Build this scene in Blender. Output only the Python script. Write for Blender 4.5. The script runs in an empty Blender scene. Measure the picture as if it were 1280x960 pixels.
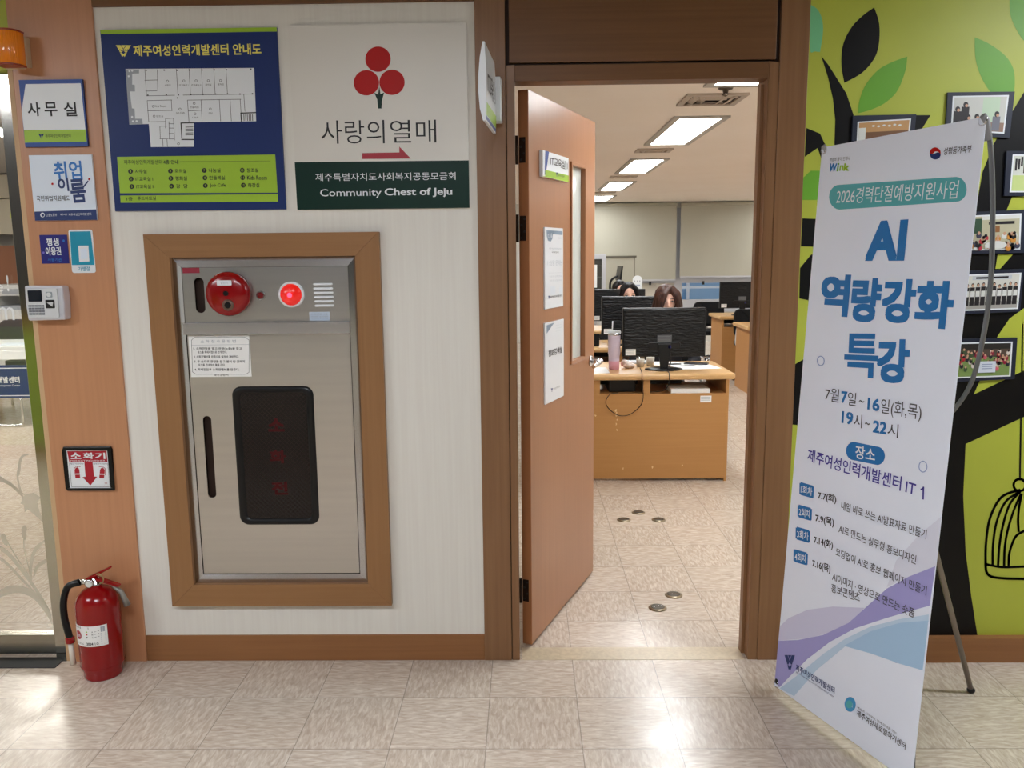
import bpy, bmesh, math, random
from mathutils import Vector, Matrix
random.seed(7)
S = bpy.context.scene
COL = S.collection
PI = math.pi

# ---------------------------------------------------------------- camera
FPX, PITCH, YAW, ROLL, CAMH, CAMD = 1028.465, 0.156003, -0.0165412, -0.0105089, 1.53763, 2.954694
_f = Vector((math.sin(YAW)*math.cos(PITCH), math.cos(YAW)*math.cos(PITCH), -math.sin(PITCH)))
_r0 = Vector((math.cos(YAW), -math.sin(YAW), 0)); _u0 = _r0.cross(_f)
_r = math.cos(ROLL)*_r0 + math.sin(ROLL)*_u0
_u = -math.sin(ROLL)*_r0 + math.cos(ROLL)*_u0
CAM = Vector((0, -CAMD, CAMH))
cd = bpy.data.cameras.new('camera'); cam = bpy.data.objects.new('camera', cd); COL.objects.link(cam)
cd.sensor_fit = 'HORIZONTAL'; cd.sensor_width = 36; cd.lens = FPX/1280*36; cd.clip_start = .02
cam.matrix_world = Matrix(((_r.x, _u.x, -_f.x, CAM.x), (_r.y, _u.y, -_f.y, CAM.y), (_r.z, _u.z, -_f.z, CAM.z), (0, 0, 0, 1)))
S.camera = cam
# ---------------------------------------------------------------- world, exposure, light levels
S.view_settings.view_transform = 'Standard'; S.view_settings.look = 'None'
S.view_settings.gamma = 1; S.view_settings.use_curve_mapping = False
S.view_settings.exposure = 0.0
WORLD_STRENGTH = 0.7
CLASS_LIGHT = 28.0         # ceiling panels of the classroom
HALL_LIGHT = 42.0          # ceiling panels of the corridor
OFFICE_LIGHT = 44.0        # ceiling panels of the office
w = bpy.data.worlds.new('world'); S.world = w; w.use_nodes = True
w.node_tree.nodes['Background'].inputs[0].default_value = (.86, .92, 1, 1)
w.node_tree.nodes['Background'].inputs[1].default_value = WORLD_STRENGTH

def wp(px, py, Y=0.0):                       # point of the plane y = Y seen at a photo position
    d = _f*FPX + _r*(px-640) - _u*(py-480)
    return CAM + d*((Y-CAM.y)/d.y)

# ---------------------------------------------------------------- materials
def lin(c): return tuple((v/255/12.92 if v/255 <= .04045 else ((v/255+.055)/1.055)**2.4) for v in c)
MATS = {}
def mat(name, rgb, rough=.5, metal=0., srgb=True, emit=0, spec=.5, coat=0):
    if name in MATS: return MATS[name]
    m = bpy.data.materials.new(name); m.use_nodes = True
    b = m.node_tree.nodes['Principled BSDF']
    c = lin(rgb) if srgb else rgb
    b.inputs['Base Color'].default_value = (*c, 1); b.inputs['Roughness'].default_value = rough
    b.inputs['Metallic'].default_value = metal; b.inputs['Specular IOR Level'].default_value = spec
    b.inputs['Coat Weight'].default_value = coat
    if emit:
        b.inputs['Emission Color'].default_value = (*c, 1); b.inputs['Emission Strength'].default_value = emit
    MATS[name] = m; return m
def nodes(m):
    t = m.node_tree; return t, t.nodes, t.links, t.nodes['Principled BSDF']
def wood(name, c1, c2, axis='z', rough=.42, scale=1.0, spec=.4):
    m = mat(name, c1, rough, spec=spec); t, N, L, b = nodes(m)
    tc = N.new('ShaderNodeTexCoord'); mp = N.new('ShaderNodeMapping')
    s = {'z': (70, 70, 1.6), 'x': (1.6, 70, 70), 'y': (70, 1.6, 70)}[axis]
    mp.inputs['Scale'].default_value = tuple(v*scale for v in s)
    n = N.new('ShaderNodeTexNoise'); n.inputs['Scale'].default_value = 1; n.inputs['Detail'].default_value = 5; n.inputs['Roughness'].default_value = .6
    n2 = N.new('ShaderNodeTexNoise'); n2.inputs['Scale'].default_value = 2.2; n2.inputs['Detail'].default_value = 2
    mx = N.new('ShaderNodeMix'); mx.data_type = 'FLOAT'; mx.inputs[0].default_value = .3
    cr = N.new('ShaderNodeValToRGB')
    cr.color_ramp.elements[0].position = .32; cr.color_ramp.elements[0].color = (*lin(c2), 1)
    cr.color_ramp.elements[1].position = .66; cr.color_ramp.elements[1].color = (*lin(c1), 1)
    L.new(tc.outputs['Object'], mp.inputs[0]); L.new(mp.outputs[0], n.inputs[0]); L.new(tc.outputs['Object'], n2.inputs[0])
    L.new(n.outputs[0], mx.inputs[2]); L.new(n2.outputs[0], mx.inputs[3]); L.new(mx.outputs[0], cr.inputs[0])
    L.new(cr.outputs[0], b.inputs['Base Color'])
    bp = N.new('ShaderNodeBump'); bp.inputs['Strength'].default_value = .06; bp.inputs['Distance'].default_value = .002
    L.new(n.outputs[0], bp.inputs['Height']); L.new(bp.outputs[0], b.inputs['Normal'])
    return m
def mottled(name, c1, c2, scale=(8, 8, 8), rough=.6, bump=0, metal=0, spec=.5, dist=.003):
    m = mat(name, c1, rough, metal, spec=spec); t, N, L, b = nodes(m)
    tc = N.new('ShaderNodeTexCoord'); mp = N.new('ShaderNodeMapping'); mp.inputs['Scale'].default_value = scale
    n = N.new('ShaderNodeTexNoise'); n.inputs['Scale'].default_value = 1; n.inputs['Detail'].default_value = 4
    cr = N.new('ShaderNodeValToRGB')
    cr.color_ramp.elements[0].position = .35; cr.color_ramp.elements[0].color = (*lin(c2), 1)
    cr.color_ramp.elements[1].position = .65; cr.color_ramp.elements[1].color = (*lin(c1), 1)
    L.new(tc.outputs['Object'], mp.inputs[0]); L.new(mp.outputs[0], n.inputs[0]); L.new(n.outputs[0], cr.inputs[0])
    L.new(cr.outputs[0], b.inputs['Base Color'])
    if bump:
        bp = N.new('ShaderNodeBump'); bp.inputs['Strength'].default_value = bump; bp.inputs['Distance'].default_value = dist
        L.new(n.outputs[0], bp.inputs['Height']); L.new(bp.outputs[0], b.inputs['Normal'])
    return m
def mathn(N, L, op, a, b=None):
    n = N.new('ShaderNodeMath'); n.operation = op
    for i, v in enumerate((a, b)):
        if v is None: continue
        if isinstance(v, (int, float)): n.inputs[i].default_value = v
        else: L.new(v, n.inputs[i])
    return n.outputs[0]
def floor_material(name, off, dark, mid, light, rough):
    T = .3048
    m = mat(name, mid, rough, spec=.55); t, N, L, b = nodes(m)
    tc = N.new('ShaderNodeTexCoord'); sp = N.new('ShaderNodeSeparateXYZ'); L.new(tc.outputs['Object'], sp.inputs[0])
    u = mathn(N, L, 'DIVIDE', mathn(N, L, 'SUBTRACT', sp.outputs[0], off[0]), T)
    v = mathn(N, L, 'DIVIDE', mathn(N, L, 'SUBTRACT', sp.outputs[1], off[1]), T)
    fu, fv = mathn(N, L, 'FLOOR', u), mathn(N, L, 'FLOOR', v)
    par = mathn(N, L, 'MODULO', mathn(N, L, 'ABSOLUTE', mathn(N, L, 'ADD', fu, fv)), 2)
    cb = N.new('ShaderNodeCombineXYZ'); L.new(fu, cb.inputs[0]); L.new(fv, cb.inputs[1])
    wn = N.new('ShaderNodeTexWhiteNoise'); wn.noise_dimensions = '2D'; L.new(cb.outputs[0], wn.inputs['Vector'])
    outs = []
    for sc in ((85, 22, 1), (22, 85, 1)):
        mp = N.new('ShaderNodeMapping'); mp.inputs['Scale'].default_value = sc; L.new(tc.outputs['Object'], mp.inputs[0])
        n = N.new('ShaderNodeTexNoise'); n.inputs['Scale'].default_value = 1; n.inputs['Detail'].default_value = 3; n.inputs['Roughness'].default_value = .55
        n.inputs['Distortion'].default_value = .6
        L.new(mp.outputs[0], n.inputs[0]); outs.append(n.outputs[0])
    mx = N.new('ShaderNodeMix'); mx.data_type = 'FLOAT'; L.new(par, mx.inputs[0]); L.new(outs[0], mx.inputs[2]); L.new(outs[1], mx.inputs[3])
    cr = N.new('ShaderNodeValToRGB'); e = cr.color_ramp.elements
    e[0].position = .3; e[0].color = (*lin(dark), 1); e[1].position = .7; e[1].color = (*lin(light), 1)
    e2 = e.new(.5); e2.color = (*lin(mid), 1)
    L.new(mx.outputs[0], cr.inputs[0])
    # per-tile value, thin joints
    br = mathn(N, L, 'ADD', mathn(N, L, 'MULTIPLY', wn.outputs[0], .07), .95)
    def edge(x):
        fr = mathn(N, L, 'FRACT', x); d = mathn(N, L, 'MINIMUM', fr, mathn(N, L, 'SUBTRACT', 1.0, fr))
        return mathn(N, L, 'LESS_THAN', d, .0045)
    g = mathn(N, L, 'MAXIMUM', edge(u), edge(v))
    k = mathn(N, L, 'MULTIPLY', br, mathn(N, L, 'SUBTRACT', 1.0, mathn(N, L, 'MULTIPLY', g, .42)))
    vm = N.new('ShaderNodeVectorMath'); vm.operation = 'SCALE'; L.new(cr.outputs[0], vm.inputs[0]); L.new(k, vm.inputs['Scale'])
    L.new(vm.outputs[0], b.inputs['Base Color'])
    n3 = N.new('ShaderNodeTexNoise'); n3.inputs['Scale'].default_value = 9; n3.inputs['Detail'].default_value = 2
    L.new(tc.outputs['Object'], n3.inputs[0])
    rr = mathn(N, L, 'ADD', mathn(N, L, 'MULTIPLY', n3.outputs[0], .14), rough-.07); L.new(rr, b.inputs['Roughness'])
    bp = N.new('ShaderNodeBump'); bp.inputs['Strength'].default_value = .12; bp.inputs['Distance'].default_value = .01
    hh = mathn(N, L, 'SUBTRACT', n3.outputs[0], mathn(N, L, 'MULTIPLY', g, .2))
    L.new(hh, bp.inputs['Height']); L.new(bp.outputs[0], b.inputs['Normal'])
    return m
def glass(name, tint=(1, 1, 1), gloss=.07, rough=.02):
    m = bpy.data.materials.new(name); m.use_nodes = True; t = m.node_tree; N, L = t.nodes, t.links; N.clear()
    o = N.new('ShaderNodeOutputMaterial'); a = N.new('ShaderNodeBsdfTransparent'); g = N.new('ShaderNodeBsdfGlossy'); mx = N.new('ShaderNodeMixShader')
    a.inputs[0].default_value = (*tint, 1); g.inputs['Roughness'].default_value = rough; mx.inputs[0].default_value = gloss
    L.new(a.outputs[0], mx.inputs[1]); L.new(g.outputs[0], mx.inputs[2]); L.new(mx.outputs[0], o.inputs[0])
    MATS[name] = m; return m
def veil(name, rgb, f):                       # thin translucent film
    m = bpy.data.materials.new(name); m.use_nodes = True; t = m.node_tree; N, L = t.nodes, t.links; N.clear()
    o = N.new('ShaderNodeOutputMaterial'); a = N.new('ShaderNodeBsdfTransparent'); g = N.new('ShaderNodeBsdfDiffuse'); mx = N.new('ShaderNodeMixShader')
    g.inputs[0].default_value = (*lin(rgb), 1); mx.inputs[0].default_value = f
    L.new(a.outputs[0], mx.inputs[1]); L.new(g.outputs[0], mx.inputs[2]); L.new(mx.outputs[0], o.inputs[0])
    MATS[name] = m; return m

# ---------------------------------------------------------------- mesh builder
class MB:
    def __init__(s): s.v = []; s.f = []; s.mi = []; s.mats = []; s.sm = []
    def m(s, mm):
        if mm not in s.mats: s.mats.append(mm)
        return s.mats.index(mm)
    def add(s, vs, fs, mm, smooth=False):
        o = len(s.v); s.v += [tuple(v) for v in vs]; i = s.m(mm)
        for f in fs: s.f.append([o+k for k in f]); s.mi.append(i); s.sm.append(smooth)
    def box(s, x0, x1, y0, y1, z0, z1, mm):
        x0, x1 = sorted((x0, x1)); y0, y1 = sorted((y0, y1)); z0, z1 = sorted((z0, z1))
        vs = [(x, y, z) for z in (z0, z1) for y in (y0, y1) for x in (x0, x1)]
        s.add(vs, [(0, 2, 3, 1), (4, 5, 7, 6), (0, 1, 5, 4), (2, 6, 7, 3), (0, 4, 6, 2), (1, 3, 7, 5)], mm)
    def prism(s, pts, a, b, mm, axis='y', smooth=False):     # 2-D outline pushed from a to b along an axis
        n = len(pts)
        def P(p, t): return {'y': (p[0], t, p[1]), 'z': (p[0], p[1], t), 'x': (t, p[0], p[1])}[axis]
        vs = [P(p, a) for p in pts]+[P(p, b) for p in pts]
        s.add(vs, [tuple(range(n)), tuple(range(2*n-1, n-1, -1))], mm)
        s.add(vs, [(i, i+n, (i+1) % n+n, (i+1) % n) for i in range(n)], mm, smooth)
    def lathe(s, prof, c, mm, axis='z', n=32, smooth=True, cap=True):
        vs = []
        for r, h in prof:
            for k in range(n):
                a = 2*PI*k/n; x, y = r*math.cos(a), r*math.sin(a)
                vs.append({'z': (c[0]+x, c[1]+y, c[2]+h), 'y': (c[0]+x, c[1]+h, c[2]+y), 'x': (c[0]+h, c[1]+x, c[2]+y)}[axis])
        fs = [(j*n+k, j*n+(k+1) % n, (j+1)*n+(k+1) % n, (j+1)*n+k) for j in range(len(prof)-1) for k in range(n)]
        s.add(vs, fs, mm, smooth)
        if cap:
            o = len(s.v)-len(vs)
            for q, ok in ((0, prof[0][0] > 1e-6), (len(prof)-1, prof[-1][0] > 1e-6)):
                if ok: s.f.append([o+q*n+k for k in range(n)]); s.mi.append(s.m(mm)); s.sm.append(False)
    def tube(s, pts, r, mm, n=10, spline=False):
        P = [Vector(p) for p in pts]
        if spline:
            Q = []
            for i in range(len(P)-1):
                p0, p1, p2, p3 = P[max(i-1, 0)], P[i], P[i+1], P[min(i+2, len(P)-1)]
                for k in range(8):
                    t = k/8; Q.append(.5*((2*p1)+(p2-p0)*t+(2*p0-5*p1+4*p2-p3)*t*t+(3*p1-p0-3*p2+p3)*t**3))
            P = Q+[P[-1]]
        rr = r if isinstance(r, (list, tuple)) else [r]*len(P)
        if len(rr) != len(P): rr = [rr[0]+(rr[-1]-rr[0])*i/(len(P)-1) for i in range(len(P))]
        vs = []; up = None
        for i, p in enumerate(P):
            t = (P[min(i+1, len(P)-1)]-P[max(i-1, 0)]).normalized()
            if up is None: up = t.orthogonal().normalized()
            up = (up-t*up.dot(t)).normalized(); sd = t.cross(up)
            for k in range(n):
                a = 2*PI*k/n; vs.append(p+(up*math.cos(a)+sd*math.sin(a))*rr[i])
        fs = [(j*n+k, j*n+(k+1) % n, (j+1)*n+(k+1) % n, (j+1)*n+k) for j in range(len(P)-1) for k in range(n)]
        s.add(vs, fs, mm, True)
        s.add(vs, [tuple(range(n)), tuple(range(len(vs)-1, len(vs)-n-1, -1))], mm)
    def ball(s, c, r, mm, n=16, m=10, half=None):
        rx, ry, rz = (r, r, r) if isinstance(r, (int, float)) else r
        vs = []; fs = []
        for j in range(m+1):
            th = PI*j/m
            for k in range(n):
                a = 2*PI*k/n; vs.append((c[0]+rx*math.sin(th)*math.cos(a), c[1]+ry*math.sin(th)*math.sin(a), c[2]+rz*math.cos(th)))
        for j in range(m):
            for k in range(n): fs.append((j*n+k, j*n+(k+1) % n, (j+1)*n+(k+1) % n, (j+1)*n+k))
        s.add(vs, fs, mm, True)
    def build(s, name, parent=None, loc=None, mw=None, bevel=0, merge=True, rotz=0):
        me = bpy.data.meshes.new(name); me.from_pydata(s.v, [], s.f)
        for mm in s.mats: me.materials.append(mm)
        me.polygons.foreach_set('material_index', s.mi); me.polygons.foreach_set('use_smooth', s.sm)
        if merge:
            b = bmesh.new(); b.from_mesh(me); bmesh.ops.remove_doubles(b, verts=b.verts, dist=1e-6)
            bmesh.ops.recalc_face_normals(b, faces=b.faces); b.to_mesh(me); b.free()
        me.update(); o = bpy.data.objects.new(name, me); COL.objects.link(o)
        if parent: o.parent = parent
        if mw is not None: o.matrix_world = mw
        if loc is not None: o.location = loc
        if rotz: o.rotation_euler.z = rotz
        if bevel:
            bv = o.modifiers.new('bevel', 'BEVEL'); bv.width = bevel; bv.segments = 2; bv.limit_method = 'ANGLE'; bv.angle_limit = .7
        return o
def tag(o, label=None, cat=None, group=None, kind=None):
    if label: o['label'] = label
    if cat: o['category'] = cat
    if group: o['group'] = group
    if kind: o['kind'] = kind
    return o
def struct(o, label, cat): return tag(o, label, cat, kind='structure')
def thing(name, label, cat, loc=(0, 0, 0), rotz=0, group=None, mw=None):
    o = bpy.data.objects.new(name, None); COL.objects.link(o); o.empty_display_size = .1
    if mw is not None: o.matrix_world = mw
    else: o.location = loc; o.rotation_euler.z = rotz
    return tag(o, label, cat, group)
def dup(root, loc, rotz=0, label=None):
    r = root.copy(); COL.objects.link(r); r.location = loc; r.rotation_euler = (0, 0, rotz)
    if label: r['label'] = label
    for ch in list(root.children):
        c = ch.copy(); COL.objects.link(c); c.parent = r
        for g in list(ch.children):
            d = g.copy(); COL.objects.link(d); d.parent = c
    return r
def cut(o, cutter):                           # real openings cut into a mesh
    cutter.hide_render = True
    md = o.modifiers.new('cut', 'BOOLEAN'); md.operation = 'DIFFERENCE'; md.object = cutter; md.solver = 'EXACT'
    bpy.context.view_layer.update()
    me = bpy.data.meshes.new_from_object(o.evaluated_get(bpy.context.evaluated_depsgraph_get()))
    o.modifiers.clear(); o.data = me
    bpy.data.objects.remove(cutter)
def rrect(x0, x1, y0, y1, r, n=6):
    P = []
    for cx, cy, a0 in ((x1-r, y1-r, 0), (x0+r, y1-r, 90), (x0+r, y0+r, 180), (x1-r, y0+r, 270)):
        for k in range(n+1):
            a = math.radians(a0+90*k/n); P.append((cx+r*math.cos(a), cy+r*math.sin(a)))
    return P

# ---------------------------------------------------------------- lettering
_glyphs = {}
def text_mesh(s, bold=0.0):
    k = (s, bold)
    if k in _glyphs: return _glyphs[k]
    c = bpy.data.curves.new('lettering', 'FONT'); c.body = s; c.size = 1; c.resolution_u = 3; c.offset = bold
    c.fill_mode = 'FRONT' if hasattr(c, 'fill_mode') else c.fill_mode
    c.dimensions = '2D'; c.fill_mode = 'BOTH'
    o = bpy.data.objects.new('lettering', c); COL.objects.link(o)
    bpy.context.view_layer.update()
    e = o.evaluated_get(bpy.context.evaluated_depsgraph_get()); me = e.to_mesh()
    vs = [(v.co.x, v.co.y) for v in me.vertices]; fs = [tuple(p.vertices) for p in me.polygons]
    e.to_mesh_clear(); bpy.data.objects.remove(o); bpy.data.curves.remove(c)
    _glyphs[k] = (vs, fs); return vs, fs

def homography(q, w, h):                      # picture corners TL,TR,BR,BL -> flat board coordinates about its centre
    dst = [(-w/2, h/2), (w/2, h/2), (w/2, -h/2), (-w/2, -h/2)]
    A = []
    for (x, y), (u, v) in zip(q, dst):
        A.append([x, y, 1, 0, 0, 0, -u*x, -u*y, u]); A.append([0, 0, 0, x, y, 1, -v*x, -v*y, v])
    n = 8
    for i in range(n):
        p = max(range(i, n), key=lambda r: abs(A[r][i])); A[i], A[p] = A[p], A[i]
        pv = A[i][i]; A[i] = [a/pv for a in A[i]]
        for r in range(n):
            if r != i:
                k = A[r][i]; A[r] = [a-k*b for a, b in zip(A[r], A[i])]
    H = [A[i][8] for i in range(8)]
    def f(x, y):
        d = H[6]*x+H[7]*y+1; return ((H[0]*x+H[1]*y+H[2])/d, (H[3]*x+H[4]*y+H[5])/d)
    return f
class Sheet(MB):                              # a printed flat board; local x right, z up, the viewer at -y
    def __init__(s, q, w, h, front=0.0, step=.00022):
        super().__init__(); s.H = homography(q, w, h) if q else (lambda x, y: (x, y)); s.front = front; s.step = step; s.w = w; s.h = h
    def y(s, L): return -(s.front+s.step*L)
    def poly(s, pts, mm, L=1, smooth=0):
        if smooth:
            P = [Vector(p) for p in pts]; Q = []; n = len(P)
            for i in range(n):
                p0, p1, p2, p3 = P[i-1], P[i], P[(i+1) % n], P[(i+2) % n]
                for k in range(smooth):
                    t = k/smooth; Q.append(.5*((2*p1)+(p2-p0)*t+(2*p0-5*p1+4*p2-p3)*t*t+(3*p1-p0-3*p2+p3)*t**3))
            pts = [(q.x, q.y) for q in Q]
        vs = [s.H(*p) for p in pts]; y = s.y(L)
        if getattr(s, 'clip', False):
            for ax, lim, sg in ((0, s.w/2, 1), (0, -s.w/2, -1), (1, s.h/2, 1), (1, -s.h/2, -1)):
                out = []
                for a, b in zip(vs, vs[1:]+vs[:1]):
                    ia, ib = sg*(a[ax]-lim) <= 0, sg*(b[ax]-lim) <= 0
                    if ia: out.append(a)
                    if ia != ib:
                        f = (lim-a[ax])/(b[ax]-a[ax]); out.append((a[0]+(b[0]-a[0])*f, a[1]+(b[1]-a[1])*f))
                vs = out
            if len(vs) < 3: return
        s.add([(u, y, v) for u, v in vs], [tuple(range(len(vs)))], mm)
    def rect(s, x0, y0, x1, y1, mm, L=1): s.poly([(x0, y0), (x1, y0), (x1, y1), (x0, y1)], mm, L)
    def rr(s, x0, y0, x1, y1, r, mm, L=1): s.poly(rrect(x0, x1, y0, y1, r), mm, L)
    def circ(s, cx, cy, r, mm, L=1, n=28, ry=None):
        ry = ry or r; s.poly([(cx+r*math.cos(2*PI*k/n), cy+ry*math.sin(2*PI*k/n)) for k in range(n)], mm, L)
    def line(s, pts, wd, mm, L=2, closed=False):
        P = list(pts)+([pts[0]] if closed else [])
        for a, b in zip(P, P[1:]):
            dx, dy = b[0]-a[0], b[1]-a[1]; l = math.hypot(dx, dy) or 1; nx, ny = -dy/l*wd/2, dx/l*wd/2; ex, ey = dx/l*wd/2, dy/l*wd/2
            s.poly([(a[0]+nx-ex, a[1]+ny-ey), (b[0]+nx+ex, b[1]+ny+ey), (b[0]-nx+ex, b[1]-ny+ey), (a[0]-nx-ex, a[1]-ny-ey)], mm, L)
    def ring(s, cx, cy, r, wd, mm, L=2, n=24, ry=None):
        ry = ry or r
        o = [(cx+r*math.cos(2*PI*k/n), cy+ry*math.sin(2*PI*k/n)) for k in range(n+1)]
        for a, b in zip(o, o[1:]): s.line([a, b], wd, mm, L)
    def text(s, t, l, r, hp, mm, L=4, bold=0.0, sx=1.0):  # l, r: picture points at mid height of the two ends; hp: glyph height there
        fat = bold if bold > .024 else 0
        vs, fs = text_mesh(t, 0 if fat else bold)
        if not vs: return
        if fat:                                # heavy lettering: the same glyphs overprinted round a small square
            n0 = len(vs); V = []; Fc = []
            for k, (ox, oy) in enumerate(((1, 1), (-1, 1), (-1, -1), (1, -1), (1, 0), (0, 1), (-1, 0), (0, -1))):
                V += [(x+fat*.9*ox, y+fat*.9*oy) for x, y in vs]; Fc += [tuple(i+k*n0 for i in f) for f in fs]
            vs, fs = V, Fc; per = n0
        x0, x1 = min(v[0] for v in vs), max(v[0] for v in vs); y0, y1 = min(v[1] for v in vs), max(v[1] for v in vs)
        a, b = Vector(s.H(*l)), Vector(s.H(*r)); mx, my = (l[0]+r[0])/2, (l[1]+r[1])/2
        t0, t1 = Vector(s.H(mx, my-hp/2)), Vector(s.H(mx, my+hp/2)); c = (a+b)/2
        W = (b-a).length; Hh = (t1-t0).length; y = s.y(L); d = (b-a).normalized()
        out = []
        for i, v in enumerate(vs):
            p = ((v[0]-x0)/(x1-x0)-.5)*W; q = ((v[1]-y0)/(y1-y0)-.5)*Hh
            out.append((c.x+d.x*p-d.y*q, y-(2.5e-5*(i//per) if fat else 0), c.y+d.y*p+d.x*q))
        s.add(out, fs, mm)
    def build(s, name, parent=None, **k): k.setdefault('merge', False); return super().build(name, parent, **k)

# ---------------------------------------------------------------- palette
M_floor = floor_material('vinyl tile', (-1.04843, -.26949), (186, 168, 152), (203, 188, 172), (222, 211, 197), .23)
M_white = mottled('white wallpaper', (230, 227, 219), (226, 222, 214), (90, 90, 2.5), .7, .1)
M_plain = mat('white paint', (225, 222, 214), .7)
M_ceil = mottled('ceiling board', (240, 228, 216), (238, 225, 212), (2, 2, 2), .8)
M_hallceil = mat('corridor ceiling', (176, 172, 166), .8)
M_pillar = wood('wood veneer pillar', (196, 140, 101), (186, 130, 92), rough=.36, spec=.65)
M_casing = wood('wood veneer casing', (141, 102, 68), (126, 88, 56), rough=.38, spec=.5)
M_casingx = wood('wood veneer across', (122, 84, 52), (108, 73, 44), 'x')
M_base = wood('wood veneer baseboard', (152, 104, 64), (138, 92, 55), 'x')
M_frame = wood('wood veneer frame', (154, 112, 72), (143, 102, 63))
M_framex = wood('wood veneer frame across', (154, 112, 72), (143, 102, 63), 'x')
M_leaf = wood('wood veneer door', (170, 116, 77), (160, 107, 70), rough=.3, spec=.45)
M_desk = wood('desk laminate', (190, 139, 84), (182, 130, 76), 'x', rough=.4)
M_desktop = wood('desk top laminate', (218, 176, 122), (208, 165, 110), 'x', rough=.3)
M_strip = mat('pale edging', (205, 170, 130), .5)
M_groove = mat('dark groove', (48, 28, 16), .7)
M_mural = mottled('lime mural', (180, 188, 66), (175, 183, 60), (2, 2, 2), .45, .05)
M_black = mat('black', (16, 14, 16), .5)
M_mblack = mat('mural black', (9, 7, 8), .45, spec=.25)
M_mleaf = mat('mural green', (104, 168, 40), .45)
M_mteal = mat('mural teal', (118, 196, 140), .45)
M_navy = mat('navy', (20, 44, 104), .4, spec=.35)
M_lime = mat('sign lime', (158, 196, 44), .4)
M_signw = mat('sign white', (232, 236, 240), .35)
M_cream = mat('sign cream', (226, 222, 214), .35)
M_yel = mat('sign yellow', (238, 226, 110), .4)
M_red = mat('sign red', (184, 18, 14), .4, spec=.2)
M_dred = mat('sign dark red', (170, 16, 40), .4)
M_dgreen = mat('sign dark green', (4, 44, 34), .4, spec=.25)
M_ink = mat('ink', (28, 26, 28), .5)
M_grey = mat('plan grey', (160, 166, 176), .5)
M_steel = mottled('brushed steel', (196, 194, 190), (191, 189, 186), (1.5, 1.5, 40), .3, .01, 1.0)
M_steelb = mat('bright steel', (196, 196, 200), .22, 1.0)
M_steelp = mat('polished steel', (190, 186, 176), .12, 1.0)
M_chrome = mat('chrome', (210, 210, 212), .15, 1.0)
M_rubber = mat('black rubber', (9, 10, 13), .32, spec=.35)
M_ext = mat('extinguisher red', (142, 3, 8), .2, coat=.2, spec=.4)
M_blk = mottled('monitor back', (15, 15, 17), (10, 10, 12), (20, 9, 75), .3, .8, spec=.3, dist=.01)
M_blackp = mat('black plastic', (14, 14, 16), .35, spec=.35)
M_paper = mat('paper', (240, 240, 238), .7)
M_frost = mat('pale grey plastic', (214, 216, 218), .4)
M_banner = mottled('banner cloth', (232, 238, 252), (229, 235, 249), (3, 3, 3), .5)
M_glass = glass('clear glass')

# ================================================================ THE ROOM SHELL
m = MB(); m.box(-9, 7, -3.3, 12.2, -.1, 0, M_floor)
struct(m.build('floor'), 'beige streaked vinyl tile floor running from corridor into classroom', 'floor')
m = MB(); m.box(-5, 5, -3.3, .0, 2.6, 2.7, M_hallceil)
struct(m.build('ceiling'), 'pale corridor ceiling above the doorway', 'ceiling')
m = MB(); m.box(-1.62, 7, .13, 11.6, 2.4, 2.5, M_ceil)
struct(m.build('ceiling'), 'beige classroom ceiling with recessed light panels', 'ceiling')
m = MB(); m.box(-9, -1.72, .13, 8.1, 2.62, 2.7, M_hallceil)
struct(m.build('ceiling'), 'office ceiling behind the glass door', 'ceiling')
# corridor wall in front: white papered field around the cabinet recess
m = MB(); Y0, Y1 = .006, .13
CX0, CX1, CZ0, CZ1 = -1.259, -.599, .317, 1.539
m.box(-1.47, CX0, Y0, Y1, .1, 2.388, M_white); m.box(CX1, -.164, Y0, Y1, .1, 2.388, M_white)
m.box(CX0, CX1, Y0, Y1, .1, CZ0, M_white); m.box(CX0, CX1, Y0, Y1, CZ1, 2.388, M_white)
m.box(-1.47, -.164, .02, Y1, 2.388, 2.6, M_plain); m.box(-1.47, -.164, .02, Y1, 0, .1, M_plain)
struct(m.build('wall_front'), 'white papered corridor wall around the hose cabinet', 'wall')
m = MB(); m.box(-1.47, -.164, 0, .02, 0, .104, M_base)
struct(m.build('baseboard_left', bevel=.002), 'brown wooden baseboard under the white papered wall', 'baseboard')
m = MB(); m.box(-1.765, -1.47, -.004, .13, 0, 2.6, M_pillar)
m.box(-1.785, -1.765, .0, .13, 0, 2.2, M_strip)
struct(m.build('wall_left', bevel=.002), 'wood veneered pillar beside the glass door', 'wall')
m = MB(); m.box(-1.47, -.164, -.002, .02, 2.388, 2.6, M_casingx)
struct(m.build('trim_1'), 'brown wooden header band above the white wall', 'trim')
m = MB(); m.box(-.164, -.0605, -.002, .13, 0, 2.6, M_casing)
struct(m.build('trim_2', bevel=.0015), 'brown wooden post left of the door opening', 'trim')
# door frame: jambs, head, transom panel
m = MB(); m.box(-.0605, -.0575, .004, .12, 0, 2.6, M_groove)
m.box(-.0575, -.03, 0, .13, 0, 2.178, M_casing)
m.box(.84, .875, 0, .13, 0, 2.178, M_casing); m.box(.828, .84, .05, .09, 0, 2.114, M_casing)
m.box(-.03, .84, 0, .08, 2.125, 2.178, M_casingx); m.box(-.03, .84, .08, .13, 2.15, 2.178, M_casingx)
struct(m.build('trim_3', bevel=.0015), 'brown wooden door frame with rebated jambs', 'trim')
m = MB(); m.box(-.0575, .875, .012, .12, 2.178, 2.6, M_groove)
m.box(-.047, .862, -.002, .012, 2.186, 2.41, M_casingx); m.box(-.047, .862, -.002, .012, 2.42, 2.6, M_casingx)
struct(m.build('trim_4', bevel=.0015), 'wooden transom panel above the open door', 'trim')
m = MB(); m.box(.875, .972, -.003, .13, 0, 2.6, M_casing)
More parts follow.
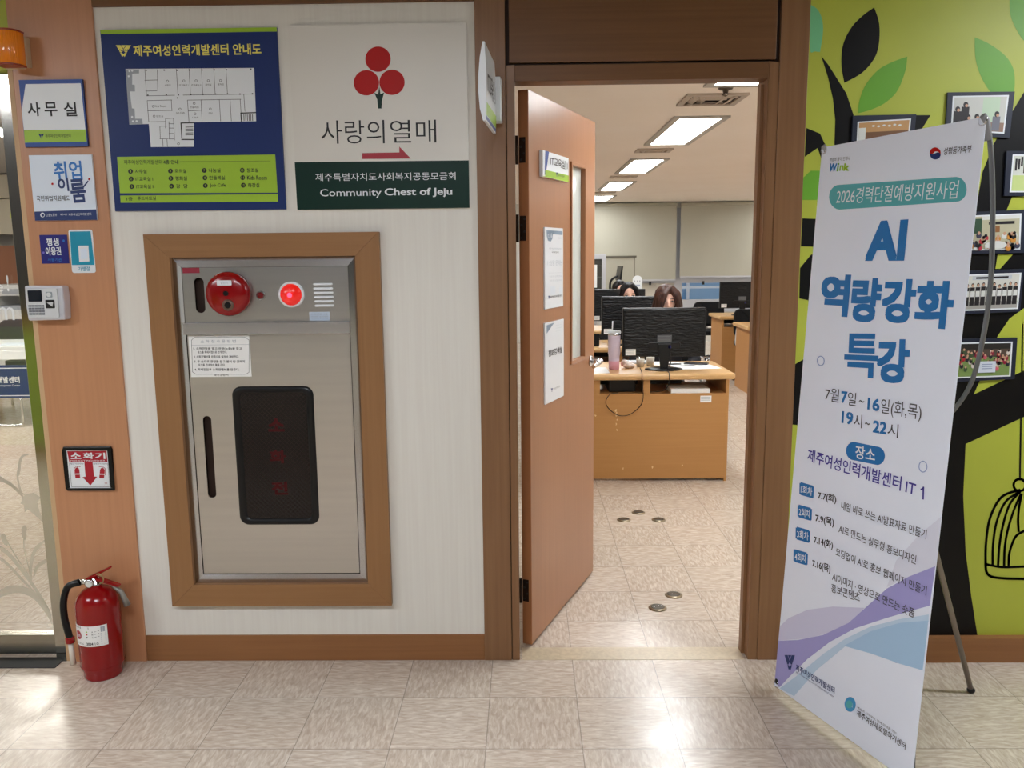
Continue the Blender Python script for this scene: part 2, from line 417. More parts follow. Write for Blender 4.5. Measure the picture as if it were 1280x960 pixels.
struct(m.build('trim_5', bevel=.0015), 'brown wooden post right of the door opening', 'trim')
m = MB(); m.box(-.022, .828, .0, .1, -.05, .0012, mottled('threshold strip', (206, 190, 162), (192, 175, 148), (60, 60, 60), .3))
struct(m.build('trim_6'), 'speckled threshold strip in the doorway', 'trim')

# mural wall on the right
m = MB(); m.box(.972, 5.0, -.03, 0, 0, .098, M_base)
struct(m.build('baseboard_right', bevel=.002), 'brown wooden baseboard under the lime mural', 'baseboard')
# painted tree, leaves and bird cage (paint on the wall)
s = Sheet(None, 1, 1, 0, .0003)
s.H = lambda x, y: (lambda p: (p.x, p.z))(wp(x, y, 0))
s.box(.972, 5.0, 0, .13, 0, 2.6, M_mural)
def leaf(a, b, mm):                            # two rounded edges between the tips
    out = []
    for P in (a, b):
        P = [Vector(p) for p in P]
        for i in range(len(P)-1):
            p0, p1, p2, p3 = P[max(i-1, 0)], P[i], P[i+1], P[min(i+2, len(P)-1)]
            for k in range(6):
                tt = k/6; v = .5*((2*p1)+(p2-p0)*tt+(2*p0-5*p1+4*p2-p3)*tt*tt+(3*p1-p0-3*p2+p3)*tt**3); out.append((v.x, v.y))
    s.poly(out, mm, 2)
def A(*q): return [(950+x/3, y/3) for x, y in q]
def B(*q): return [(950+x/3, 300+y/3) for x, y in q]
leaf(A((428, 28), (447, 90), (445, 170), (425, 225), (380, 275), (316, 311)), A((316, 311), (305, 240), (312, 165), (345, 100), (390, 55), (428, 28)), M_mblack)
leaf(A((552, 212), (545, 265), (515, 340), (470, 385), (420, 410), (368, 425)), A((368, 425), (372, 380), (395, 320), (440, 265), (490, 235), (552, 212)), M_mleaf)
leaf(A((190, 18), (215, 35), (232, 70), (236, 120), (225, 195)), A((225, 195), (205, 193), (188, 190), (188, 100), (190, 18)), M_mteal)
leaf(A((805, 140), (860, 165), (920, 210), (950, 260), (955, 320), (946, 380)), A((946, 380), (905, 375), (868, 350), (830, 290), (808, 220), (805, 140)), M_mleaf)
leaf(A((940, -90), (935, 0), (940, 60), (962, 112), (995, 158), (1060, 195)), A((1060, 195), (1070, 90), (1040, 0), (940, -90)), M_mleaf)
s.poly(A((160, 668), (190, 640), (300, 640), (290, 730), (210, 750), (155, 750)), M_mleaf, 2)
s.poly([(1150, 796), (1222, 796), (1214, 745), (1207, 690), (1204, 620), (1207, 555), (1280, 521), (1340, 495), (1340, 40), (1280, 115), (1262, 145), (1242, 180), (1228, 215),
        (1222, 250), (1215, 300), (1195, 400), (1180, 520), (1165, 650)], M_mblack, 2)
s.poly([(1026.5, 70), (1035, 80.5), (1043, 93), (1058, 117), (1068, 147), (1082, 190), (1110, 280), (1150, 400), (1190, 470), (1180, 560), (1120, 480), (1070, 380), (1045, 260), (1043, 177), (1044, 150), (1041, 123), (1035, 97)], M_mblack, 2)
s.poly([(1130, 144), (1163, 144), (1153, 160), (1130, 178), (1110, 215), (1095, 230), (1105, 170)], M_mblack, 3)
s.poly([(1008, 160), (1025, 167), (1030, 178), (1100, 300), (1150, 480), (1110, 480), (1060, 300), (1022, 185), (1006, 196)], M_mblack, 3)
s.poly([(1003, 273), (1060, 275), (1060, 310), (1001, 308)], M_mblack, 2)
s.poly([(1000, 335), (1014, 318), (1080, 330), (1080, 390), (999, 373)], M_mblack, 2)
s.poly([(994, 455), (1006, 448), (1080, 470), (1080, 540), (984, 530)], M_mblack, 2)
s.poly([(1217, 493), (1280, 463), (1340, 435), (1340, 360), (1280, 385), (1262, 398), (1247, 420), (1236, 450)], M_mural, 3)
s.poly([(1265, 246), (1340, 243), (1340, 265), (1258, 263)], M_mural, 3)
s.poly([(1247, 318), (1266, 318), (1250, 336), (1244, 336)], M_mural, 3)
def G(x, y): return (1180+x*.3125, 540+y*.3125)
def stroke(pts, wd):
    Pn = [Vector(p) for p in pts]; Q = []
    for i in range(len(Pn)-1):
        p0, p1, p2, p3 = Pn[max(i-1, 0)], Pn[i], Pn[i+1], Pn[min(i+2, len(Pn)-1)]
        for k in range(6):
            t = k/6; Q.append(.5*((2*p1)+(p2-p0)*t+(2*p0-5*p1+4*p2-p3)*t*t+(3*p1-p0-3*p2+p3)*t**3))
    Q.append(Pn[-1]); s.line([(q.x, q.y) for q in Q], wd, M_mblack, 3)
for mir in (1, -1):
    def g(*q): return [G(318+(x-318)*mir, y) for x, y in q]
    stroke(g((300, 232), (230, 260), (185, 340), (168, 440), (166, 530)), 3.2)
    stroke(g((300, 240), (245, 280), (210, 360), (196, 450), (194, 530)), 3)
    stroke(g((302, 240), (262, 290), (236, 370), (222, 450), (216, 532)), 3)
    stroke(g((306, 250), (280, 310), (255, 390), (243, 460), (240, 532)), 3)
    stroke(g((258, 532), (262, 480), (285, 420), (318, 396)), 3)
    stroke(g((310, 250), (300, 300), (296, 350), (298, 395)), 3)
    stroke(g((166, 530), (170, 560), (190, 578), (240, 585), (318, 587)), 3.2)
    stroke(g((166, 528), (230, 540), (318, 538)), 3)
s.line([G(314, -430), G(305, 90), G(303, 190)], 2.2, M_mblack, 3)
s.ring(*G(302, 212), 7.5, 3, M_mblack, 3)
struct(s.build('wall_right'), 'lime green mural wall painted with a black tree, leaves and bird cage', 'wall')

# wall above the glass door, classroom and office shells
m = MB(); m.box(-5, -1.765, -.001, .13, 2.185, 2.6, M_mural)
struct(m.build('wall_front'), 'lime green wall above the glass office door', 'wall')
m = MB()
m.box(-1.62, -.06, .13, .17, 0, 2.4, M_plain); m.box(.875, 7, .13, .17, 0, 2.4, M_plain); m.box(-.06, .875, .13, .17, 2.165, 2.4, M_plain)
struct(m.build('wall_inner'), 'classroom side of the corridor wall', 'wall')
m = MB(); m.box(-1.72, -1.62, .13, 12, 0, 2.7, M_plain)
struct(m.build('wall_left'), 'partition between office and classroom', 'wall')
m = MB(); m.box(6.9, 7, .13, 11.6, 0, 2.4, M_plain)
struct(m.build('wall_right'), 'right end wall of the classroom', 'wall')
m = MB(); m.box(-5, 5, -3.3, -3.2, 1.03, 2.6, mat('corridor taupe', (54, 52, 52), .6)); m.box(-5, -3.1, -3.3, -3.19, .1, 1.03, mat('green dado', (140, 165, 60), .5)); m.box(-3.1, 5, -3.3, -3.2, .1, 1.03, mat('corridor dado', (214, 206, 192), .6))
m.box(-5, 5, -3.3, -3.18, 0, .1, M_base); m.box(-5, -3.1, -3.3, -3.18, 1.03, 1.12, M_base)
struct(m.build('wall_back'), 'corridor wall behind the camera with green dado', 'wall')
m = MB(); m.box(-5.1, -5, -3.3, 0, 0, 2.6, M_plain)  # unseen end walls, added to keep world light out of the steel's reflections
struct(m.build('wall_end_added'), 'added unseen left end wall closing the corridor against world light', 'wall')
m = MB(); m.box(5, 5.1, -3.3, 0, 0, 2.6, M_plain)
struct(m.build('wall_end_added'), 'added unseen right end wall closing the corridor against world light', 'wall')
M_offwall = mat('office grey wall', (168, 166, 158), .7)
m = MB(); m.box(-9, -1.72, 8, 8.1, 0, 2.7, M_offwall)
struct(m.build('wall_back'), 'grey back wall of the office', 'wall')
m = MB(); m.box(-9, -8.9, .13, 8, 0, 2.7, M_plain)
struct(m.build('wall_left'), 'left end wall of the office', 'wall')

# window wall of the classroom
WY = 11.5
M_winframe = mat('grey window frame', (186, 186, 190), .4)
m = MB(); m.box(-1.62, 7, WY, WY+.12, 0, .52, M_plain); m.box(-1.62, 7, WY, WY+.12, 2.3, 2.4, M_plain); m.box(-1.62, .7, WY, WY+.12, .52, 2.3, M_plain); m.box(6.2, 7, WY, WY+.12, .52, 2.3, M_plain)
struct(m.build('wall_back'), 'white window wall at the far end of the classroom', 'wall')
def window(i, x0, x1):
    f = MB()
    for a in (x0, x1-.07): f.box(a, a+.07, WY-.03, WY+.1, .52, 2.3, M_winframe)
    for a, b in ((.52, .73), (1.02, 1.13), (2.25, 2.3)): f.box(x0+.07, x1-.07, WY-.03, WY+.1, a, b, M_winframe)
    f.box(x0, x1, WY-.09, WY-.03, .52, .56, M_winframe)
    for a in (x0+.42, x1-.5): f.box(a, a+.035, WY-.045, WY-.03, .99, 1.05, M_black)
    o = struct(f.build('window_%d' % i), 'grey framed classroom window with narrow lower light', 'window')
    p = MB(); p.box(x0+.07, x1-.07, WY+.03, WY+.036, .7, 1.06, M_glass); p.box(x0+.07, x1-.07, WY+.03, WY+.036, 1.14, 2.25, M_glass); p.build('pane', o)
    return o
w1 = window(1, .7, 2.66); m = MB(); m.box(.77, 2.59, WY-.01, WY+.02, .7, 1.06, mat('cream panel', (205, 198, 184), .6)); m.build('lower_panel', w1); window(2, 2.66, 4.6); window(3, 4.6, 6.2)
M_blind = mottled('blind cloth', (178, 174, 158), (174, 170, 154), (2, 2, 1), .8)
def blind(x0, x1, zb, label):
    t = thing('roller_blind', label, 'blind', ((x0+x1)/2, WY-.12, 0), group='beige roller blinds')
    w2 = (x1-x0)/2
    a = MB(); a.box(-w2, w2, -.004, .0, zb+.03, 2.33, M_blind); a.build('cloth', t)
    a = MB(); a.box(-w2, w2, -.012, .008, zb, zb+.03, M_winframe); a.build('bottom_rail', t)
    a = MB(); a.lathe([(.03, -w2), (.03, w2)], (0, 0, 2.36), M_blind, 'x', 12); a.build('roller', t)
blind(.72, 2.6, 1.06, 'beige roller blind left of the grey mullion')
blind(2.67, 4.56, 1.11, 'beige roller blind above the blue window light, right of the mullion')

# ceiling light panels
M_lampframe = mat('lamp frame', (176, 168, 158), .5)
def lamp_mat(n, k, c=(1, .985, .97)):
    return mat(n, c, .4, srgb=False, emit=k)
M_lc, M_lh, M_lo = lamp_mat('classroom tube diffuser', CLASS_LIGHT, (.96, 1, 1.02)), lamp_mat('corridor tube diffuser', HALL_LIGHT, (.95, 1, 1.08)), lamp_mat('office tube diffuser', OFFICE_LIGHT, (1, .97, .87))
def ceiling_light(x, y, z, lx, ly, mm, label, group):
    t = thing('ceiling_light', label, 'ceiling light', (x, y, z), group=group)
    a = MB(); fw = .045
    a.box(-lx/2-fw, lx/2+fw, -ly/2-fw, -ly/2, -.012, 0, M_lampframe); a.box(-lx/2-fw, lx/2+fw, ly/2, ly/2+fw, -.012, 0, M_lampframe)
    a.box(-lx/2-fw, -lx/2, -ly/2, ly/2, -.012, 0, M_lampframe); a.box(lx/2, lx/2+fw, -ly/2, ly/2, -.012, 0, M_lampframe); a.build('frame', t)
    a = MB(); a.box(-lx/2, lx/2, -ly/2, ly/2, -.006, -.002, mm); a.build('diffuser', t)
    return t
for k, nm in enumerate(('ceiling light panel cut off by the top of the doorway', 'largest ceiling light panel in full view, past the square vent', 'ceiling light panel second from the largest one, going back', 'ceiling light panel third from the largest one, going back', 'farthest ceiling light panel, just above the roller blind')):
    ceiling_light(1.12+.022*k, (.865, 3.19, 5.55, 7.95, 10.35)[k], 2.4, .27, 1.27, M_lc, nm, 'classroom ceiling lights')
for k in range(5): ceiling_light(4.6, .9+2.4*k, 2.4, .27, 1.27, M_lc, 'added unseen ceiling light helping to illuminate the classroom, right of the doorway', 'added classroom ceiling lights of an unseen right row')  # extra row of lamps, never in view, added to illuminate the classroom
for x, y in ((-3.1, -2.3), (-.5, -2.55), (2.6, -1.0)):
    ceiling_light(x, y, 2.6, 1.2, .3, M_lh, 'corridor ceiling light above the view', 'corridor ceiling lights')
for x in (-4.45, -7.0):
    for y in (1.5, 4.05): ceiling_light(x, y, 2.62, .3, 1.2, M_lo, 'office ceiling light above the view', 'office ceiling lights')
# ceiling vents and sprinkler
M_vent = mat('vent metal', (176, 160, 144), .5)
def vent(x, y, lx, ly, label):
    t = thing('air_vent', label, 'air vent', (x, y, 2.4), group='ceiling air vents')
    a = MB(); fw = .035
    a.box(-lx/2, lx/2, -ly/2, -ly/2+fw, -.012, 0, M_vent); a.box(-lx/2, lx/2, ly/2-fw, ly/2, -.012, 0, M_vent)
    a.box(-lx/2, -lx/2+fw, -ly/2+fw, ly/2-fw, -.012, 0, M_vent); a.box(lx/2-fw, lx/2, -ly/2+fw, ly/2-fw, -.012, 0, M_vent); a.build('frame', t)
    a = MB(); a.box(-lx/2+fw, lx/2-fw, -ly/2+fw, ly/2-fw, -.003, -.001, mat('vent dark', (52, 44, 38), .8)); a.build('duct', t)
    n = 2
    a = MB()
    for k in range(1, n+1):
        f = 1-k*.28
        a.prism([(-lx/2*f, -.003), (-lx/2*f+.03, -.016), (-lx/2*f+.034, -.014), (-lx/2*f+.006, -.002)], -ly/2*f, ly/2*f, M_vent)
        a.prism([(lx/2*f, -.003), (lx/2*f-.03, -.016), (lx/2*f-.034, -.014), (lx/2*f-.006, -.002)], -ly/2*f, ly/2*f, M_vent)
        a.prism([(ly/2*f, -.003), (ly/2*f-.03, -.016), (ly/2*f-.034, -.014), (ly/2*f-.006, -.002)], -lx/2*f, lx/2*f, M_vent, 'x')
        a.prism([(-ly/2*f, -.003), (-ly/2*f+.03, -.016), (-ly/2*f+.034, -.014), (-ly/2*f+.006, -.002)], -lx/2*f, lx/2*f, M_vent, 'x')
    a.build('louvre', t)
vent(1.07, 1.93, .34, .34, 'square ceiling vent nearest the doorway, beside the sprinkler')
vent(1.1, 4.25, .3, .22, 'small ceiling vent just behind the largest light panel')
vent(1.13, 6.65, .3, .2, 'small ceiling vent behind the second light panel')
vent(1.15, 9.05, .3, .2, 'small ceiling vent behind the third light panel, farthest back')
t = thing('sprinkler_head', 'dark sprinkler head hanging from the ceiling before the square vent', 'sprinkler', (1.075, 1.62, 2.4))
a = MB(); a.lathe([(.04, 0), (.036, -.008), (.016, -.012), (.012, -.03)], (0, 0, 0), mat('bronze', (92, 78, 66), .4, .8), n=20); a.build('rosette', t)
a = MB(); a.lathe([(.012, -.03), (.02, -.034), (.004, -.045)], (0, 0, 0), MATS['bronze'], n=16); a.build('deflector', t)
# ================================================================ SIGNS ON THE CORRIDOR WALL
def board(name, label, cat, x0, x1, z0, z1, q, thick, base, y=.006, group=None, bev=.0015, part='panel'):
    """flat sign: a backing slab under its printed sheet"""
    t = thing(name, label, cat, ((x0+x1)/2, y, (z0+z1)/2), group=group)
    s = Sheet(q, x1-x0, z1-z0, thick); s.box(-(x1-x0)/2, (x1-x0)/2, -thick, 0, -(z1-z0)/2, (z1-z0)/2, base)
    return t, s
def wlogo(s, x0, y0, x1, y1, mm, L=4):        # emblem of three nested V strokes with a lettered bar
    w, h = x1-x0, y1-y0
    def P(*q): return [(x0+a*w, y0+b*h) for a, b in q]
    s.poly(P((0, 0), (.3, 0), (.5, .38), (.7, 0), (1, 0), (.72, .62), (.62, .62), (.5, .45), (.38, .62), (.28, .62)), mm, L)
    s.poly(P((.34, .0), (.66, .0), (.5, .3)), mm, L)
    s.poly(P((.28, .66), (.42, .66), (.5, .8), (.58, .66), (.72, .66), (.58, 1), (.5, .88), (.42, 1)), mm, L)
# floor directory
q = [(53, 68), (875, 48), (917, 890), (125, 905)]
t, s = board('directory_board', 'navy floor directory board with white floor plan and lime legend', 'sign board', -1.448, -.840, 1.704, 2.313, q, .008, M_navy)
s.poly([(53, 68), (875, 48), (876, 68), (57, 88)], M_lime, 1)
wlogo(s, 127, 138, 198, 193, M_yel)
s.text('YWCA', (136, 163), (190, 161), 9, M_navy, 6, .01)
s.text('제주여성인력개발센터 안내도', (208, 164), (803, 150), 52, M_yel, 4, .022)
s.poly([(172, 248), (770, 238), (779, 485), (490, 492), (490, 605), (290, 608), (280, 502), (190, 505)], M_signw, 1)
s.poly([(172, 250), (235, 250), (235, 268), (203, 270), (203, 320), (215, 322), (216, 352), (192, 352), (202, 430), (214, 432), (217, 478), (250, 478), (252, 502), (190, 504)], M_grey, 2)
for a, b in ((190, 258), (203, 256), (187, 282), (203, 470), (207, 490), (224, 489)): s.circ(a, b, 5, M_signw, 3, 10)
for l in (((262, 250), (270, 370)), ((320, 250), (322, 345)), ((262, 300), (320, 298)), ((266, 350), (318, 348)), ((408, 247), (416, 366)), ((467, 245), (474, 365)), ((525, 244), (531, 364)), ((582, 243), (589, 362)), ((639, 242), (646, 361)),
          ((270, 372), (400, 368)), ((440, 367), (770, 359)), ((273, 394), (387, 390)), ((273, 394), (280, 490)), ((385, 391), (388, 440)), ((275, 441), (388, 438)), ((280, 492), (358, 490)), ((358, 476), (358, 520)), ((358, 476), (395, 474)),
          ((395, 474), (400, 575)), ((374, 500), (396, 500)), ((374, 520), (396, 520)), ((374, 545), (398, 545)), ((374, 570), (398, 570)), ((374, 490), (376, 570)), ((332, 512), (334, 570)), ((332, 570), (370, 568)), ((332, 512), (366, 511)),
          ((460, 390), (467, 490)), ((460, 390), (708, 384)), ((463, 440), (526, 436)), ((523, 388), (528, 488)), ((608, 386), (614, 486)), ((658, 386), (664, 485)), ((705, 384), (711, 480)), ((722, 362), (727, 440)), ((345, 572), (347, 605)), ((365, 572), (367, 605))):
    s.line(l, 2, M_ink, 3)
for l in (((708, 448), (776, 445)), ((708, 448), (711, 486)), ((430, 496), (490, 494)), ((430, 496), (434, 565)), ((434, 572), (490, 572))): s.line(l, 5, M_ink, 3)
for k in range(6): s.line([(722+8*k, 454), (723+8*k, 482)], 3, M_ink, 3)
for k in range(5): s.line([(452, 515+9*k), (485, 514+9*k)], 3, M_ink, 3)
for a, b in ((268, 254), (352, 252), (412, 252), (470, 251), (528, 250), (585, 249), (642, 248), (755, 244), (276, 369), (362, 367), (418, 366), (476, 364), (532, 363), (590, 361), (646, 360), (704, 360), (762, 358), (414, 380)): s.rect(a-3, b-3, a+3, b+3, M_ink, 3)
for tx, x, y, wd in (('사무실', 368, 322, 28), ('IT교육실 I', 443, 321, 42), ('IT교육실 II', 501, 320, 44), ('회의실', 557, 318, 28), ('평화실', 615, 316, 28), ('Kids Room', 335, 419, 52), ('창조실', 331, 466, 32), ('Job Cafe', 427, 450, 40), ('민들레실', 492, 423, 40), ('나눔실', 497, 470, 28), ('강당', 567, 450, 20)):
    s.text(tx, (x-wd/2, y), (x+wd/2, y-.5), 9, M_ink, 4)
for x, y in ((367, 303), (443, 301), (500, 300), (557, 299), (614, 298), (301, 420), (305, 466), (425, 432), (491, 405), (495, 453), (566, 430), (418, 592)): s.ring(x, y, 5, 1.6, M_ink, 3, 12)
s.poly([(133, 655), (867, 638), (878, 814), (147, 822)], M_lime, 1); s.poly([(148, 833), (878, 820), (880, 855), (150, 866)], M_lime, 1)
s.text('제주여성인력개발센터', (165, 679), (342, 677), 21, M_ink, 4); s.text('4층 안내', (348, 677), (418, 676), 20, M_ink, 4, .015); s.line([(425, 675), (845, 668)], 1.2, M_ink, 2)
for n, tx, x, y, wd in ((1, '사무실', 196, 721, 54), (2, 'IT교육실 I', 199, 756, 80), (3, 'IT교육실 II', 202, 791, 83), (4, '회의실', 381, 718, 53), (5, '평화실', 383, 752, 54), (6, '강  당', 386, 788, 54), (7, '나눔실', 538, 714, 54), (8, '민들레실', 541, 748, 72), (9, 'Job Cafe', 543, 784, 74), (10, '창조실', 714, 712, 54), (11, 'Kids Room', 716, 746, 92), (12, '화장실', 719, 781, 54)):
    s.circ(x, y, 11, M_ink, 3, 18); s.text(str(n), (x-(3 if n < 10 else 6), y), (x+(3 if n < 10 else 6), y), 11, M_lime, 5, .01)
    s.text(tx, (x+21, y), (x+21+wd, y-1), 19, M_ink, 4, .01)
s.text('1층', (178, 848), (206, 847), 18, M_ink, 4, .01); s.text('푸드아트실', (228, 846), (314, 844), 18, M_ink, 4, .01)
s.build('panel', t)
# charity sign
q = [(38, 42), (858, 28), (878, 888), (82, 893)]
t, s = board('charity_sign', 'cream sign with three red berries above a dark green band', 'sign board', -.800, -.1915, 1.7015, 2.319, q, .008, M_cream)
s.poly([(69, 673), (873, 667), (878, 888), (82, 893)], M_dgreen, 1)
for x, y in ((451, 198), (398, 307), (516, 305)): s.circ(x, y, 58.5, M_red, 2, 40)
s.poly([(457, 320), (463, 360), (480, 352), (470, 390), (468, 426), (452, 426), (448, 385), (434, 352), (452, 362)], M_dgreen, 3)
s.text('사랑의', (191, 535), (482, 533), 108, M_ink, 4, -.004); s.text('열매', (508, 533), (721, 531), 106, M_ink, 4, -.004)
s.poly([(380, 632), (551, 629), (551, 602), (604, 658), (380, 659)], M_dred, 2)
s.text('제주특별자치도사회복지공동모금회', (165, 743), (812, 739), 36, M_signw, 4); s.text('Community', (187, 820), (469, 818), 44, M_signw, 4, .004); s.text('Chest of Jeju', (484, 817), (797, 815), 44, M_signw, 4, .022)
s.build('panel', t)
# office name sign
q = [(74, 275), (291, 272), (309, 500), (95, 504)]
t, s = board('office_sign', 'office name plate with blue corner wedge and green footer, topmost sign of the pillar', 'sign', -1.7395, -1.5185, 1.926, 2.150, q, .01, M_navy, y=-.004)
M_blue = mat('sign blue', (26, 70, 150), .4)
s.rect(74, 272, 310, 504, M_blue, 1) if 0 else s.poly([(74, 275), (291, 272), (309, 500), (95, 504)], M_blue, 1)
s.poly([(98, 289), (286, 286), (301, 443), (91, 446), (84, 380)], M_signw, 2)
s.poly([(91, 447), (301, 443), (305, 484), (94, 489)], M_lime, 2)
for c, x in (('사', 126), ('무', 184), ('실', 250)): s.text(c, (x-22, 375), (x+22, 374), 48, M_ink, 4, .018)
wlogo(s, 141, 459, 160, 475, M_navy); s.text('제주여성인력개발센터', (164, 466), (251, 464), 11, M_ink, 4)
s.build('panel', t, bevel=.001)
# job programme sign
q = [(104, 533), (320, 530), (340, 752), (127, 758)]
M_pale = mat('pale blue white', (226, 236, 250), .35); M_sky = mat('letter blue', (44, 120, 200), .4); M_let = mat('letter navy', (30, 52, 110), .4)
t, s = board('employment_support_sign', 'pale sign with blue brush lettering and navy footer, below the office name plate', 'sign', -1.7315, -1.51, 1.674, 1.8985, q, .008, M_pale, y=-.004)
s.text('취업', (191, 588), (288, 584), 66, M_sky, 4, .02); s.text('이', (206, 634), (243, 632), 46, M_let, 4, .025); s.text('룸', (249, 656), (301, 652), 80, M_let, 4, .025)
s.line([(294, 640), (308, 622)], 5, M_let, 3); s.circ(187, 631, 4, M_red, 3, 12); s.circ(313, 614, 4, M_red, 3, 12)
s.text('국민취업지원제도', (132, 682), (247, 679), 18, M_ink, 4, .01)
s.poly([(124, 727), (337, 716), (340, 752), (127, 758)], M_let, 1)
s.circ(153, 738, 8, M_signw, 3, 16); s.circ(154, 739, 5, M_let, 4, 16); s.text('고용노동부', (166, 739), (203, 737), 10, M_signw, 4); s.text('제주여성', (214, 736), (238, 735), 7, M_signw, 4); s.text('제주여성인력개발센터', (243, 736), (320, 732), 9, M_signw, 4)
s.build('panel', t)
# two stickers
q = [(137, 808), (232, 806), (240, 900), (146, 906)]
M_vio = mat('sticker violet', (34, 32, 120), .35)
t, s = board('voucher_sticker', 'small violet sticker with white block lettering, left of the teal sticker', 'sticker', -1.7255, -1.627, 1.523, 1.624, q, .002, M_vio, y=-.004)
s.text('평생', (163, 832), (206, 830), 26, M_signw, 4, .03); s.text('이용권', (160, 863), (213, 860), 28, M_signw, 4, .03)
s.text('사용기관', (167, 891), (215, 889), 12, M_sky, 4, .01)
s.circ(222, 826, 4, M_sky, 3, 10); s.circ(152, 868, 4, mat('pale violet', (120, 110, 200), .4), 3, 10)
s.build('sheet', t)
q = [(236, 790), (318, 786), (332, 930), (250, 935)]
M_teal = mat('sticker teal', (26, 148, 178), .35)
t = thing('member_shop_sticker', 'small teal sticker with white rounded border, right of the violet sticker', 'sticker', (-1.577, -.004, 1.565))
s = Sheet(q, .0855, .1525, .002); s.prism(rrect(-.0427, .0427, -.0762, .0762, .008), -.002, 0, M_signw)
s.poly([(242, 796), (313, 792), (327, 904), (249, 908)], M_teal, 2); s.poly([(271, 842), (306, 840), (310, 893), (275, 896)], M_signw, 3)
s.poly([(278, 852), (301, 851), (304, 884), (281, 886)], M_pale, 4)
s.text('가맹점', (271, 920), (311, 917), 15, M_teal, 4, .015); s.build('sheet', t)
# extinguisher sign
q = [(80, 92), (890, 80), (950, 855), (152, 865)]
t = thing('extinguisher_sign', 'square fire extinguisher sign in black frame above the red extinguisher', 'sign', (-1.6225, -.004, .769))
w_, h_ = .178, .168
s = Sheet(q, w_, h_, .006); s.box(-w_/2+.01, w_/2-.01, -.006, 0, -h_/2+.01, h_/2-.01, M_signw)
s.poly([(120, 148), (832, 136), (896, 822), (195, 830)], M_signw, 1); s.poly([(150, 170), (815, 158), (833, 358), (188, 370)], M_dred, 2)
for c, a, b in (('소', 208, 385), ('화', 420, 605), ('기', 625, 795)): s.text(c, (a, 250), (b, 247), 112, M_signw, 4, .03)
s.text('FIRE EXTINGUISHER', (208, 338), (795, 332), 24, M_signw, 4, .004)
s.poly([(440, 362), (580, 358), (605, 612), (656, 618), (541, 770), (408, 624), (460, 618)], M_dred, 3)
s.text('평소사용방법', (205, 394), (428, 390), 20, M_ink, 4); s.text('화재시사용방법', (592, 392), (822, 388), 20, M_ink, 4)
for dx, mi in ((0, 1), (425, -1)):
    X = lambda a: (318+(a-318)*mi)+dx
    s.poly([(X(278), 500), (X(290), 470), (X(312), 455), (X(340), 465), (X(355), 495), (X(362), 560), (X(280), 563)], M_dred, 3); s.poly([(X(283), 582), (X(365), 580), (X(370), 640), (X(290), 645)], M_dred, 3)
    s.line([(X(315), 458), (X(318), 435), (X(370), 440)], 10, M_dred, 3); s.line([(X(300), 445), (X(270), 470), (X(268), 585)], 9, M_dred, 3)
s.line([(190, 380), (225, 795), (870, 790), (835, 375)], 5, M_ink, 3); s.text('점검', (782, 725), (826, 724), 34, M_dred, 4); s.text('안전관리', (742, 782), (846, 780), 20, M_dred, 4)
s.build('panel', t)
a = MB(); ou = rrect(-w_/2, w_/2, -h_/2, h_/2, .008); 
for x0, x1, z0, z1 in ((-w_/2, w_/2, h_/2-.012, h_/2), (-w_/2, w_/2, -h_/2, -h_/2+.01), (-w_/2, -w_/2+.011, -h_/2+.01, h_/2-.012), (w_/2-.014, w_/2, -h_/2+.01, h_/2-.012)): a.box(x0, x1, -.011, 0, z0, z1, M_rubber)
a.build('frame', t, bevel=.003)
# projecting blade sign
t = thing('projecting_sign', 'white blade sign sticking out from the post left of the doorway', 'sign', (-.094, -.002, 2.06), rotz=math.radians(-4))
a = MB(); L0, L1 = -.34, -.05
prof = [(-.004, .115), (-.013, .07), (-.018, .02), (-.019, -.03), (-.015, -.08), (-.006, -.115), (.003, -.115), (.005, -.06), (.006, 0), (.005, .06), (.002, .115)]
a.add([(x, L0, z) for x, z in prof]+[(x, L1, z) for x, z in prof], [tuple(range(11)), tuple(range(21, 10, -1))]+[(i, i+11, (i+1) % 11+11, (i+1) % 11) for i in range(11)], M_signw)
def xs(z): return .0066-.0035*(abs(z)/.115)**2
a.add([(xs(z)+.0006, y, z) for y in (L0+.004, L1-.004) for z in (-.06, -.098)], [(0, 2, 3, 1)], M_lime); a.add([(xs(z)-.0002, y, z) for y in (L0+.004, L1-.004) for z in (-.099, -.113)], [(0, 2, 3, 1)], M_blue)
vs, fs = text_mesh('IT교육실 I', .012)
x0, x1 = min(v[0] for v in vs), max(v[0] for v in vs); y0, y1 = min(v[1] for v in vs), max(v[1] for v in vs)
a.add([(.0072, L0+.03+(v[0]-x0)/(x1-x0)*.23, -.03+(v[1]-y0)/(y1-y0)*.07) for v in vs], fs, M_ink)
a.build('blade', t, merge=False)
a = MB(); a.box(-.004, .022, -.06, 0, -.075, .07, M_signw); a.build('bracket', t, bevel=.003)

# ================================================================ HOSE CABINET
hc = thing('fire_hose_cabinet', 'stainless steel fire hose cabinet in wide wooden frame set into the white wall', 'fire cabinet', (0, 0, 0))
X0, X1, Z0, Z1 = -1.348, -.512, .231, 1.622
for nm, pts, mm in (('frame_rail', [(X0, Z1), (X1, Z1), (CX1, CZ1), (CX0, CZ1)], M_framex), ('frame_rail', [(X0, Z0), (CX0, CZ0), (CX1, CZ0), (X1, Z0)], M_framex), ('frame_stile', [(X0, Z0), (X0, Z1), (CX0, CZ1), (CX0, CZ0)], M_frame), ('frame_stile', [(X1, Z0), (CX1, CZ0), (CX1, CZ1), (X1, Z1)], M_frame)):
    a = MB(); a.prism(pts, -.02, .006, mm); a.build(nm, hc, bevel=.0012)
DX0, DX1, DZ0, DZ1 = -1.223, -.628, .356, 1.504
a = MB()                                       # mitred steel surround
